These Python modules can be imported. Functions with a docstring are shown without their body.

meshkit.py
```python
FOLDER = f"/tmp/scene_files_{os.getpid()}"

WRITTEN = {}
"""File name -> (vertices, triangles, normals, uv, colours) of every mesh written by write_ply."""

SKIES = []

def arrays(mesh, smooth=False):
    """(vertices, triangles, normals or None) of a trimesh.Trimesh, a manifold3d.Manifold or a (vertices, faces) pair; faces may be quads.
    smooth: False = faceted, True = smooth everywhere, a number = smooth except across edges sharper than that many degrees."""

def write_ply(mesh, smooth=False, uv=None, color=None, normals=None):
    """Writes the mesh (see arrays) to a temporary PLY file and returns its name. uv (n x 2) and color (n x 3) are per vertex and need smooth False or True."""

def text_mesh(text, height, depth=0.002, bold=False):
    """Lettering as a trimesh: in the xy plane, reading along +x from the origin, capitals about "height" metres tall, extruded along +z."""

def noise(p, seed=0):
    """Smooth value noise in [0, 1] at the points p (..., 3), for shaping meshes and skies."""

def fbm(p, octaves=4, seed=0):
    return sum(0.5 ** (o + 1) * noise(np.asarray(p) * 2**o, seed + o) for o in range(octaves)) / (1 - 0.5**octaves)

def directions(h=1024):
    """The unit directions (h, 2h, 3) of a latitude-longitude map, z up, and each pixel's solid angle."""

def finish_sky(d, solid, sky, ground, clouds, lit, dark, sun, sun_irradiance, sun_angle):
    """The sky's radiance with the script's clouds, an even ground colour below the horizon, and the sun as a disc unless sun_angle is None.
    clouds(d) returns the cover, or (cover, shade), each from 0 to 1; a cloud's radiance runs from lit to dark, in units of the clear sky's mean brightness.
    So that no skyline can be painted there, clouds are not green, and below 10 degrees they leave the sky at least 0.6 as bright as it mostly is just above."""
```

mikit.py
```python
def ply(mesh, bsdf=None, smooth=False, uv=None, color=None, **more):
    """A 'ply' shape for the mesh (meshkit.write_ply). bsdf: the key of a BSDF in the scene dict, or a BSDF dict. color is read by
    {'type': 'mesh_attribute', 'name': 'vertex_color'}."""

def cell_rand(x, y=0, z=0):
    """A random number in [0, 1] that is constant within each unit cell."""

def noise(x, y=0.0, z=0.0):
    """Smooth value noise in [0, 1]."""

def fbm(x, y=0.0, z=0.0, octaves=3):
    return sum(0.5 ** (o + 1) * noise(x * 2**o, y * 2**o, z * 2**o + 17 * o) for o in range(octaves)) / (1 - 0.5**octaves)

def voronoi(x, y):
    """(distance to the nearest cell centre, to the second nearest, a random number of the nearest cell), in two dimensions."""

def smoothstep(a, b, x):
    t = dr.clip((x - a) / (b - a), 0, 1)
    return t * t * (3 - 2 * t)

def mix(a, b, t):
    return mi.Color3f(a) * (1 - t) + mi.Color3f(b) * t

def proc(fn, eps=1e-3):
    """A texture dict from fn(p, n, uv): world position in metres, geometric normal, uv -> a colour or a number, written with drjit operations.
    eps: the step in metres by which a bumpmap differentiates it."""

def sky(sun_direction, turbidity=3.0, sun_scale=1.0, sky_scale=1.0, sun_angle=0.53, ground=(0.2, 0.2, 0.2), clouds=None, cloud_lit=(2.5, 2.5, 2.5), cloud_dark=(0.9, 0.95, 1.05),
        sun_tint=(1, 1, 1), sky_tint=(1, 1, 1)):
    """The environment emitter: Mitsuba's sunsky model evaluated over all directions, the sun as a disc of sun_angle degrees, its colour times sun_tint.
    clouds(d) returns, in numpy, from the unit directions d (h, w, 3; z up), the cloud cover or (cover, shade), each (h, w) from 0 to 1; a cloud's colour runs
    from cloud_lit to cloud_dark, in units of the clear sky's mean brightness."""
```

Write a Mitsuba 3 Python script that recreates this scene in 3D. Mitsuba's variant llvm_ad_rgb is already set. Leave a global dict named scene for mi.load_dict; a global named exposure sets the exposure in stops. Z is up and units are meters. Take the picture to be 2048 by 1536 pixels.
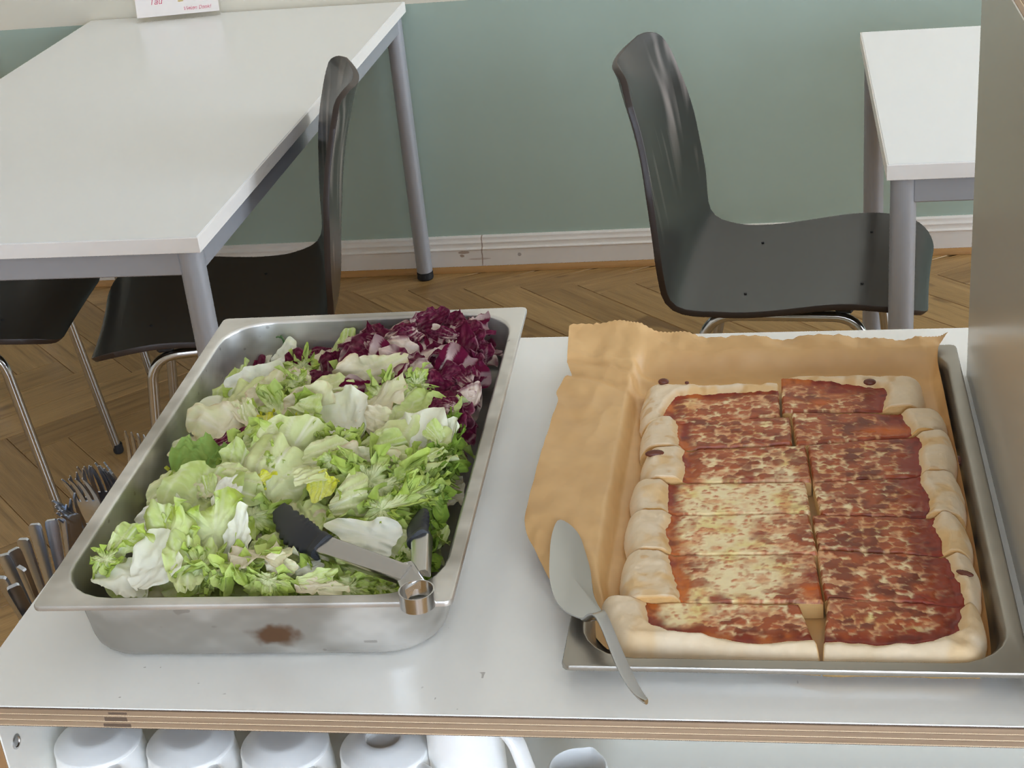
import math, random
import numpy as np, trimesh, manifold3d as m3
import drjit as dr, mitsuba as mi, mikit, meshkit
from scipy.interpolate import CubicSpline, RegularGridInterpolator
from shapely.geometry import Polygon
from mikit import fbm, noise, smoothstep, cell_rand

T = mi.ScalarTransform4f
scene, labels = {'type': 'scene'}, {}
random.seed(11); RNG = np.random.RandomState(11)

# ---------------------------------------------------------------- camera, light, exposure
CAM = np.array([0, -.995, 1.5385])
FW = np.array([-.17183, .87976, -.44225]); UP = np.array([.0170, .4511, .8923])
scene['camera'] = {'type': 'perspective', 'fov': 36.41, 'fov_axis': 'x', 'near_clip': .05, 'far_clip': 60,
                   'to_world': T().look_at(origin=CAM.tolist(), target=(CAM + FW).tolist(), up=UP.tolist())}
exposure = -0.72
ROOM = dict(x0=-3.4, x1=5.0, y0=-3.6, y1=2.757, z1=3.1)
SKY_RIGHT, SKY_REAR = (21.3, 26.0, 31.4), (14.8, 18.4, 23.6)      # radiance of the daylit panes
WIN_RIGHT = [(-.1, .9, 2.6), (1.40, .9, 2.6)]                   # (y start, sill, head), each 1.2 m wide
WIN_REAR = [(-.2, .35, 2.7), (1.4, .35, 2.7)]                     # (x start, sill, head)

# ---------------------------------------------------------------- helpers
def lin(h):
    h = h.lstrip('#'); v = np.array([int(h[i:i+2], 16) for i in (0, 2, 4)]) / 255.
    return np.where(v < .04045, v / 12.92, ((v + .055) / 1.055) ** 2.4)
def rgb(h): return {'type': 'rgb', 'value': [float(x) for x in (lin(h) if isinstance(h, str) else h)]}
def mat(key, d): scene['mat_' + key] = d; return key
def PLY(mesh, m, **k): return mikit.ply(mesh, 'mat_' + m, **k)
def prin(key, col, rough=.5, metal=0., spec=.5, two=True, **k):
    d = {'type': 'principled', 'base_color': rgb(col) if not isinstance(col, dict) else col, 'roughness': rough, 'metallic': metal, 'specular': spec, **k}
    return mat(key, {'type': 'twosided', 'bsdf': d} if two else d)
def mix(a, b, t):
    a, b = (vec3(v) if isinstance(v, np.ndarray) else v for v in (a, b))
    return a * (1 - t) + b * t
def vec3(c): return mi.Color3f(*[float(x) for x in c])
VC = {'type': 'mesh_attribute', 'name': 'vertex_color'}

def uniq(key):
    if key not in scene and key not in labels and not any(k.startswith(key + '__') for k in scene): return key
    n = 1
    while True:
        k = f'{key}_{n:03d}'
        if k not in scene and k not in labels and not any(q.startswith(k + '__') for q in scene): return k
        n += 1
COUNT = {}
def fresh(key):
    n = COUNT.get(key, 0); COUNT[key] = n + 1
    return key if n == 0 else f'{key}_{n:03d}'
def put(name, shape, parent=None):
    key = fresh((parent + '__' if parent else '') + name)
    scene[key] = shape
    return key
def thing(name, label, category, group=None):
    key = fresh(name); labels[key] = {'label': label, 'category': category}
    if group: labels[key]['group'] = group
    return key
def solo(name, shape, label, category, group=None):
    key = thing(name, label, category, group); scene[key] = shape; return key
def structure(name, shape, label=None):
    scene[name] = shape; labels[name] = {'kind': 'structure'}
    if label: labels[name]['label'] = label
    return name
def tint(key, label): labels[key] = {'label': label}

def box(size, at=(0, 0, 0), c=.001, rot=0.):
    """A box with chamfered edges."""
    x, y, z = np.array(size) / 2.; c = min(c, x * .9, y * .9, z * .9)
    pts = []
    for sx in (-1, 1):
        for sy in (-1, 1):
            for sz in (-1, 1):
                pts += [(sx * (x - c), sy * (y - c), sz * z), (sx * (x - c), sy * y, sz * (z - c)), (sx * x, sy * (y - c), sz * (z - c))]
    m = trimesh.convex.convex_hull(np.array(pts))
    if rot: m.apply_transform(trimesh.transformations.rotation_matrix(rot, [0, 0, 1]))
    m.apply_translation(at)
    return m
def cbox(lo, hi, c=.001):
    lo, hi = np.array(lo, float), np.array(hi, float)
    return box(hi - lo, (lo + hi) / 2, c)
def cat(ms): return trimesh.util.concatenate(ms)
def loft(rings, close=True, caps=True):
    """rings: list of (n,3) closed loops with the same n; joined side by side, ends capped by fans."""
    n = len(rings[0]); v = np.vstack(rings); f = []
    for i in range(len(rings) - 1):
        a = i * n + np.arange(n); b = i * n + (np.arange(n) + 1) % n
        f += np.stack([a, b, b + n], 1).tolist() + np.stack([a, b + n, a + n], 1).tolist()
    if caps:
        for i, flip in ((0, True), (len(rings) - 1, False)):
            c = len(v); v = np.vstack([v, rings[i].mean(0)])
            a = i * n + np.arange(n); b = i * n + (np.arange(n) + 1) % n
            f += (np.stack([b, a, np.full(n, c)], 1) if flip else np.stack([a, b, np.full(n, c)], 1)).tolist()
    return trimesh.Trimesh(v, np.array(f), process=False)
def fillet(pts, r, n=8):
    pts = [np.array(p, float) for p in pts]; out = [pts[0]]
    for a, b, c in zip(pts, pts[1:], pts[2:]):
        d1, d2 = (a - b) / np.linalg.norm(a - b), (c - b) / np.linalg.norm(c - b)
        k = min(r, .48 * np.linalg.norm(a - b), .48 * np.linalg.norm(c - b))
        p, q = b + d1 * k, b + d2 * k
        for t in np.linspace(0, 1, n): out.append((1 - t) ** 2 * p + 2 * t * (1 - t) * b + t * t * q)
    return np.array(out + [pts[-1]])
def tube(path, r, n=14):
    path = np.asarray(path, float); tg = np.gradient(path, axis=0); tg /= np.linalg.norm(tg, axis=1, keepdims=True)
    ref = np.array([0, 0, 1.]) if abs(tg[0][2]) < .9 else np.array([1., 0, 0])
    nn = np.cross(tg[0], ref); nn /= np.linalg.norm(nn); rings = []
    an = np.linspace(0, 2 * np.pi, n, endpoint=False)
    for p, t in zip(path, tg):
        nn = nn - t * (nn @ t); nn /= np.linalg.norm(nn); bb = np.cross(t, nn)
        rings.append(p + r * (np.cos(an)[:, None] * nn + np.sin(an)[:, None] * bb))
    return loft(rings)
def lathe(prof, at=(0, 0, 0), n=40):
    an = np.linspace(0, 2 * np.pi, n, endpoint=False)
    return loft([np.stack([r * np.cos(an), r * np.sin(an), np.full(n, z)], 1) + np.array(at) for r, z in prof])
def rring(w, l, r, z, k=7):
    """A rounded rectangle loop centred on the origin, w by l, corner radius r."""
    out = []
    for cx, cy, a0 in ((1, 1, 0), (-1, 1, 90), (-1, -1, 180), (1, -1, 270)):
        for a in np.radians(np.linspace(a0, a0 + 90, k)):
            out.append((cx * (w / 2 - r) + r * np.cos(a), cy * (l / 2 - r) + r * np.sin(a), z))
    # extra points along the straight sides
    res = []
    for i, p in enumerate(out):
        res.append(p)
        if i % k == k - 1:
            q = out[(i + 1) % len(out)]
            for t in (.25, .5, .75): res.append(tuple(np.array(p) * (1 - t) + np.array(q) * t))
    return np.array(res)
def xf(m, M): m = m.copy(); m.apply_transform(M); return m
def rotz(a, at=(0, 0, 0)):
    M = trimesh.transformations.rotation_matrix(a, [0, 0, 1]); M[:3, 3] = at; return M
def mesh_uv(m, uv): return m, uv

# ---------------------------------------------------------------- materials
def wall_fn(p, n, uv):
    edge = .7065 + .0012 * (noise(p.x * 9, 3.1) - .5)
    blot = fbm(p.x * 2.2, p.z * 2.2, 1.7)
    green = mix(lin('#a0b0a4'), lin('#a8b7ab'), blot)
    spot = dr.select(noise(p.x * 130, p.z * 260, 5.5) > .93, 1., 0.) * smoothstep(.108, .098, p.z) * smoothstep(.40, .55, noise(p.x * 3.3, 8.2))
    green = mix(green, lin('#c9cdc2'), spot * .8)
    return dr.select(p.z < edge, green, mix(lin('#d9d2c0'), lin('#e0d9c9'), blot))
prin('paint_wall', mikit.proc(wall_fn), .55, spec=.35)
prin('paint_plain', '#d9d3c6', .7, spec=.3)
prin('paint_ceiling', '#e9e6df', .8, spec=.2)
def plank_fn(p, n, uv):
    cid = dr.floor(uv.y); a, b = uv.x, uv.y - cid
    r1, r2 = cell_rand(cid, 3), cell_rand(cid, 7)
    g = fbm(a * 5 + r1 * 40, b * 9 + 30 * r2, 2.3, 4)
    fine = noise(a * 30 + r2 * 11, b * 90, 1.1)
    base = mix(lin('#8a683d'), lin('#b08a58'), .15 + .7 * r1)
    base = mix(base, lin('#77552e'), smoothstep(.52, .75, g) * .55)
    base = mix(base, lin('#c09a66'), smoothstep(.5, .2, g) * .3)
    knot = smoothstep(.86, .94, noise(a * 9 + r2 * 70, b * 2.2, r1 * 9))
    return mix(base * (.9 + .2 * fine), lin('#5a3a1e'), knot * .6)
prin('oak', mikit.proc(plank_fn), .38, spec=.45)
prin('oak_base', '#4a3420', .7)
prin('oak_strip', '#a87a45', .45)
def skirt_fn(p, n, uv):
    c = mix(lin('#ddd5cd'), lin('#e6dfd8'), fbm(p.x * 5, p.z * 20, 1.3))
    seam = smoothstep(.0022, .0008, dr.abs(p.x + .7700 - (p.z - .05) * .05 + .004 * (noise(p.z * 90, 2.2) - .5))) * smoothstep(.03, .05, p.z + .03 * noise(p.z * 40, 1.))
    c = mix(c, lin('#8c7264'), seam * .85)
    def blob(x, z, rx, rz): return smoothstep(1.15, .75, dr.sqrt(dr.square((p.x - x) / rx) + dr.square((p.z - z) / rz)) + .5 * (noise(p.x * 160, p.z * 160, 4.4) - .5))
    chip = dr.maximum(blob(-.818, .0555, .014, .0045), blob(-.824, .046, .006, .004))
    c = mix(c, lin('#a58d7e'), chip * .9)
    nail = blob(-.672, .044, .005, .005)
    smear = blob(-.78, .036, .03, .003) * .5
    return mix(mix(c, lin('#9b8f88'), nail * .8), lin('#a89080'), smear)
prin('paint_skirting', mikit.proc(skirt_fn), .4)
prin('laminate_table', '#d6d6d5', .22, spec=.5)
prin('edge_table', '#e6e0da', .35)
prin('steel_grey', '#a3a3a7', .42, metal=.3)
prin('rubber', '#141416', .6)
prin('chrome', '#c9c9c9', .13, metal=1.)
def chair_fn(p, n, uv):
    # uv.x = along the shell from the back's top, uv.y = across; whitish reflection smears painted into the upper back
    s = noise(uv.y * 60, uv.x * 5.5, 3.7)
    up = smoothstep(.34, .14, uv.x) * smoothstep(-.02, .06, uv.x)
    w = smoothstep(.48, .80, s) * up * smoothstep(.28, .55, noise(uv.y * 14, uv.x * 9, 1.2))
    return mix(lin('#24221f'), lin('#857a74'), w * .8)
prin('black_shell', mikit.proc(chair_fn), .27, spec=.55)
prin('shell_edge', '#2c1f19', .4)
prin('black_plastic', '#101114', .38)
def counter_fn(p, n, uv):
    c = mix(lin('#dcdad4'), lin('#e2e0db'), fbm(p.x * 6, p.y * 6, 2.))
    s = smoothstep(.965, .985, noise(p.x * 160, p.y * 160, 5.)) * smoothstep(.7, .85, noise(p.x * 9, p.y * 9, 1.))
    return mix(c, lin('#8d857c'), s * .6)
prin('laminate_counter', mikit.proc(counter_fn), .16, spec=.55)
def ply(base, a, b, k): 
    def fn(p, n, uv):
        g = fbm(p.x * 7 + k * 3.1, p.z * 240 + p.y * 40, k, 4)
        return mix(lin(a), lin(b), g)
    return prin(base, mikit.proc(fn), .6)
ply('ply_dark', '#7d6650', '#9d846a', 1.); ply('ply_light', '#b89f80', '#cbb596', 2.)
prin('ply_seam', '#5c4a3c', .6)
prin('ply_brown', '#8d6a45', .6)
prin('white_board', '#dfdcd3', .4)
prin('cream_board', '#ece8db', .45)
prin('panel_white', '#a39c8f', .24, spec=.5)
def steel_fn(hx, hy, hz):
    def fn(p, n, uv):
        b = fbm(p.x * 16, p.y * 16, p.z * 22, 4)
        c = mix(lin('#a8a39b'), lin('#e4e1dc'), smoothstep(.25, .75, b))
        d = dr.sqrt(dr.square((p.x - hx) / .020) + dr.square((p.z - hz) / .011)) + .9 * (fbm(p.x * 90, p.z * 90, 3., 3) - .5)
        c = mix(c, lin('#6a4526'), smoothstep(1.15, .45, d) * smoothstep(.0, -.01, p.y - hy) * .9)
        dots = smoothstep(.88, .95, noise(p.x * 120, p.y * 120, p.z * 120))
        return mix(c, lin('#8a8178'), dots * .5)
    return fn
prin('steel_pan', mikit.proc(steel_fn(-.386, -.03, .8575)), .36, metal=.85)
prin('steel_tray', mikit.proc(lambda p, n, uv: mix(lin('#8b867d'), lin('#b3ada3'), fbm(p.x * 14, p.y * 14, p.z * 20, 4))), .32, metal=.92)
prin('steel_bright', '#c4c2bf', .18, metal=1.)
prin('steel_cutlery', '#ccd2dc', .24, metal=1.)
prin('steel_server', '#b5b5b3', .2, metal=1.)
prin('silicone', '#17181c', .5)
prin('porcelain', '#e9e8e4', .12, spec=.6, clearcoat=.6)
mat('acrylic', {'type': 'thindielectric', 'int_ior': 1.49})
prin('card', '#efe8e4', .6)
prin('ink_red', '#c0506a', .6); prin('ink_gold', '#c9b27a', .6)
def paper_fn(p, n, uv):
    f = fbm(p.x * 40, p.y * 40, p.z * 40, 4)
    c = mix(lin('#b98f5c'), lin('#cfa873'), f)
    grease = smoothstep(.5, .7, fbm(p.x * 9, p.y * 9, 1., 3))
    return mix(c, lin('#a97f4d'), grease * .35)
prin('baking_paper', mikit.proc(paper_fn), .42, spec=.45)
mat('leaf_green', {'type': 'principledthin', 'base_color': VC, 'roughness': .32, 'diff_trans': .3, 'spec_trans': 0., 'eta': 1.4})
mat('leaf_red', {'type': 'principledthin', 'base_color': VC, 'roughness': .33, 'diff_trans': .3, 'spec_trans': 0., 'eta': 1.4})
prin('dough', VC, .75, spec=.25)
prin('topping', VC, .42, spec=.35)
prin('olive_brown', '#5a2a18', .5)

# ---------------------------------------------------------------- the room
R = ROOM; WA = .02                                                  # the far wall stands a touch askew to the counter
def wy(x): return R['y1'] + WA * x
def qbox(x0, x1, y0, y1, z0, z1):                                   # a slab that follows the far wall: y0, y1 measured from its face
    v = [(x, wy(x) + y, z) for x in (x0, x1) for y in (y0, y1) for z in (z0, z1)]
    return trimesh.convex.convex_hull(np.array(v))
structure('wall_back', PLY(qbox(R['x0'], R['x1'], 0, .15, -.02, R['z1']), 'paint_wall'), 'green painted wall with a cream upper part above a straight paint line')
def wall_with_holes(axis, at, thick, lo, hi, holes):
    """A wall slab at axis = at, spanning lo..hi along the other horizontal axis, with window openings (start, end, sill, head)."""
    ms, cur = [], lo
    def slab(a, b, z0, z1):
        if b - a < 1e-4 or z1 - z0 < 1e-4: return
        s = sorted((at, at + thick))
        ms.append(cbox((s[0], a, z0), (s[1], b, z1)) if axis == 'x' else cbox((a, s[0], z0), (b, s[1], z1)))
    for a, b, z0, z1 in holes:
        slab(cur, a, -.02, R['z1']); slab(a, b, -.02, z0); slab(a, b, z1, R['z1']); cur = b
    slab(cur, hi, -.02, R['z1'])
    return cat(ms)
hr = [(a, a + 1.2, s, h) for a, s, h in WIN_RIGHT]; hb = [(a, a + 1.2, s, h) for a, s, h in WIN_REAR]
structure('wall_right', PLY(wall_with_holes('x', R['x1'], .2, R['y0'], R['y1'] + .1, hr), 'paint_plain'))
structure('wall_front', PLY(wall_with_holes('y', R['y0'], -.2, R['x0'], R['x1'], hb), 'paint_plain'))
structure('wall_left', PLY(cbox((R['x0'] - .15, R['y0'], -.02), (R['x0'], R['y1'] + .1, R['z1'])), 'paint_plain'))
structure('ceiling', PLY(cbox((R['x0'], R['y0'], R['z1']), (R['x1'], R['y1'] + .1, R['z1'] + .1)), 'paint_ceiling'))
structure('floor', PLY(cbox((R['x0'], R['y0'], -.06), (R['x1'], R['y1'] + .08, -.012)), 'oak_base'), 'oak herringbone parquet floor')
def window(n, axis, at, sgn, a, b, z0, z1, radiance):
    w = f'window_{n}'; labels[w] = {'kind': 'structure'}
    def bx(a0, a1, c0, c1, d0, d1):
        s = sorted((at + sgn * d0, at + sgn * d1))
        return cbox((s[0], a0, c0), (s[1], a1, c1), .004) if axis == 'x' else cbox((a0, s[0], c0), (a1, s[1], c1), .004)
    m, f = (a + b) / 2, .06
    fr = [bx(a, a + f, z0, z1, .03, .1), bx(b - f, b, z0, z1, .03, .1), bx(a + f, b - f, z0, z0 + f, .03, .1), bx(a + f, b - f, z1 - f, z1, .03, .1),
          bx(m - .04, m + .04, z0 + f, z1 - f, .03, .1), bx(a + f, m - .04, z1 - .60, z1 - .54, .04, .09), bx(m + .04, b - f, z1 - .60, z1 - .54, .04, .09)]
    scene[w + '__frame'] = PLY(cat(fr), 'porcelain')
    d = at + sgn * .07
    c = [(a + .02, z0 + .02), (b - .02, z0 + .02), (b - .02, z1 - .02), (a + .02, z1 - .02)]
    v = np.array([(d, y, z) for y, z in c] if axis == 'x' else [(x, d, z) for x, z in c]); fc = np.array([[0, 1, 2], [0, 2, 3]])
    nrm = np.cross(v[1] - v[0], v[2] - v[0]); want = -sgn
    if nrm[0 if axis == 'x' else 1] * want < 0: fc = fc[:, ::-1]
    scene[w + '__pane'] = PLY(trimesh.Trimesh(v, fc, process=False), 'card', emitter={'type': 'area', 'radiance': {'type': 'rgb', 'value': list(radiance)}})
n = 0
for a, b, z0, z1 in hr: n += 1; window(n, 'x', R['x1'], 1, a, b, z0, z1, SKY_RIGHT)
for a, b, z0, z1 in hb: n += 1; window(n, 'y', R['y0'], -1, a, b, z0, z1, SKY_REAR)

# skirting board with its moulded top, and the oak strip at its foot
def wall_prof(prof, x0, x1, m):
    rings = [np.array([(x, wy(x) - d, z) for d, z in prof]) for x in (x0, x1)]
    return PLY(loft(rings[::-1]), m, smooth=40)
prof = [(0, .016), (.015, .016), (.015, .060), (.0185, .0625), (.0185, .0645), (.0135, .068), (.0125, .074), (.0135, .080), (.0105, .0835), (.009, .087), (.0085, .093), (.004, .097), (0, .097)]
structure('baseboard_back', wall_prof(prof, R['x0'], R['x1'], 'paint_skirting'), 'white moulded skirting board with a cracked joint and chipped paint')
q = [(0, 0.0005)] + [(.017 * math.cos(a) + .006, .018 * math.sin(a) + .0005) for a in np.linspace(0, math.pi / 2, 6)] + [(0, .0185)]
structure('trim_1', wall_prof(q, R['x0'], R['x1'], 'oak_strip'), 'oak strip along the foot of the skirting board')

# oak herringbone: every plank in reach of the view is a piece of its own
PW, PL = .1045, .56
def planks():
    k2, out = math.sqrt(.5), []
    ox, oy = -.60, 2.558                                           # where one zigzag ridge meets the floor
    for j in range(-16, 17):
        for k in range(-75, 75):
            for vert in (0, 1):
                x0, y0 = k * PW + j * PL, k * PW - j * PL
                wq, hq = (PL, PW) if not vert else (PW, PL)
                if vert: y0 += PW
                cx, cy = x0 + wq / 2, y0 + hq / 2
                X, Y = ox + k2 * (cx + cy), oy + k2 * (cy - cx)
                out.append((X, Y, -45 if not vert else 45))
    return out
g = .0006; PLANK_N = 0; FAR_V, FAR_F, FAR_UV = [], [], []
for X, Y, a in planks():
    if not (R['x0'] - .3 < X < 4. and R['y0'] - .3 < Y < wy(X) + .15): continue
    near = -2.45 < X < .75 and .62 < Y
    hx, hy, c = PL / 2 - g, PW / 2 - g, .0012
    t = np.array([(-hx + c, -hy + c, 0), (hx - c, -hy + c, 0), (hx - c, hy - c, 0), (-hx + c, hy - c, 0), (-hx, -hy, -.0015), (hx, -hy, -.0015), (hx, hy, -.0015), (-hx, hy, -.0015), (-hx, -hy, -.0125), (hx, -hy, -.0125), (hx, hy, -.0125), (-hx, hy, -.0125)])
    PLANK_N += 1
    uv = np.stack([t[:, 0] + .5, (t[:, 1] / PW + .5) * .96 + .02 + PLANK_N], 1)
    f = [[0, 1, 2], [0, 2, 3]]
    for i in range(4):
        for b in (0, 4):
            p, q_, r_, s_ = b + i, b + (i + 1) % 4, b + 4 + (i + 1) % 4, b + 4 + i
            f += [[p, s_, r_], [p, r_, q_]]
    M = rotz(math.radians(a), (X, Y, 0)); v = t @ M[:3, :3].T + M[:3, 3]
    over = v[:, 1] - wy(v[:, 0]) - .06
    v[:, 1] -= np.maximum(over, 0)                                 # cut to length under the skirting
    v[:, 0] = np.maximum(v[:, 0], R['x0'] + .001); v[:, 1] = np.maximum(v[:, 1], R['y0'] + .001)
    if not near:
        FAR_F.append(np.array(f) + 12 * len(FAR_V)); FAR_V.append(v); FAR_UV.append(uv); continue
    put('plank', PLY(trimesh.Trimesh(v, np.array(f), process=False), 'oak', uv=uv), 'floor')
scene['floor__parquet'] = PLY(trimesh.Trimesh(np.vstack(FAR_V), np.vstack(FAR_F), process=False), 'oak', uv=np.vstack(FAR_UV))   # the same planks beyond the view
labels['floor__parquet'] = {'label': 'oak herringbone planks farther off', 'kind': 'stuff'}

# ---------------------------------------------------------------- tables
def table(label, x0, x1, y0, y1, top, group=None, th=.027):
    t = thing('table', label, 'table')
    put('tabletop', PLY(cbox((x0, y0, top - th), (x1, y1, top), .0015), 'laminate_table'), t)
    e = .0016                                                      # edge banding, proud of the board by a hair
    for lo, hi in (((x0 - e, y0 - e, top - th + .001), (x1 + e, y0, top - .001)), ((x0 - e, y1, top - th + .001), (x1 + e, y1 + e, top - .001)),
                   ((x0 - e, y0, top - th + .001), (x0, y1, top - .001)), ((x1, y0, top - th + .001), (x1 + e, y1, top - .001))):
        put('edge_band', PLY(cbox(lo, hi, .0006), 'edge_table'), t)
    r, i = .0205, .006; zt = top - th
    for x, y in ((x0 + r + i, y0 + r + i), (x1 - r - i, y0 + r + i), (x1 - r - i, y1 - r - i), (x0 + r + i, y1 - r - i)):
        k = put('leg', PLY(lathe([(r, zt), (r, .022), (r - .002, .02), (r - .002, .019)], (x, y, 0), 28), 'steel_grey', smooth=40), t)
        scene[k + '__foot'] = PLY(lathe([(r + .0005, .020), (r + .001, .004), (r - .002, .0005)], (x, y, 0), 28), 'rubber', smooth=40)
    a, b = .012, .030
    for lo, hi in (((x0 + 2 * r, y0 + a, zt - .042), (x1 - 2 * r, y0 + b, zt)), ((x0 + 2 * r, y1 - b, zt - .042), (x1 - 2 * r, y1 - a, zt)),
                   ((x0 + a, y0 + 2 * r, zt - .042), (x0 + b, y1 - 2 * r, zt)), ((x1 - b, y0 + 2 * r, zt - .042), (x1 - a, y1 - 2 * r, zt))):
        put('apron', PLY(cbox(lo, hi, .002), 'steel_grey'), t)
    return t
TOP = .7185
table('long white table with grey steel legs at left, a card stand on it', -1.703, -.893, 1.163, 2.715, TOP)
table('white table with grey steel legs at the right, half hidden by the partition', .165, 1.72, 1.373, 2.187, TOP)

# card in an acrylic stand, back of the left table
sg = thing('card_stand', 'clear acrylic stand with a printed white card on the left table', 'sign')
SM = rotz(math.radians(9.2), (-1.557, 2.655, TOP)) @ trimesh.transformations.rotation_matrix(math.radians(-14), [1, 0, 0])
W_ = .208
put('front_sheet', PLY(xf(cbox((0, 0, .0), (W_, .0012, .148), .0003), SM), 'acrylic'), sg)
FM = rotz(math.radians(9.2), (-1.557, 2.655, TOP))
put('base_sheet', PLY(xf(cbox((0, -.012, .0006), (W_, .05, .0022), .0003), FM), 'acrylic'), sg)
cd = put('card', PLY(xf(cbox((.0015, .0016, .011), (W_ - .0015, .0022, .146), .0002), SM), 'card'), sg); tint(cd, 'white card printed in red')
def flat_text(s, h, x, z, m, slant=.25, name='lettering'):
    t = meshkit.text_mesh(s, h, .0003)
    v = np.array(t.vertices); v[:, 0] += slant * v[:, 1]
    v = np.stack([v[:, 0] + x, .0012 - v[:, 2] - .0001, v[:, 1] + z], 1)
    tt = trimesh.Trimesh(v, t.faces, process=False)
    scene[fresh(cd + '__' + name)] = PLY(xf(tt, SM), m)
flat_text('Vielen Dank!', .0085, .118, .020, 'ink_red')
flat_text('Tau', .013, .036, .040, 'ink_red')
scene[cd + '__flower'] = PLY(xf(cat([box((.010, .0003, .004), (.112, .0010, .043), .0001), box((.005, .0003, .007), (.118, .0010, .045), .0001)]), SM), 'ink_gold')

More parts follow.
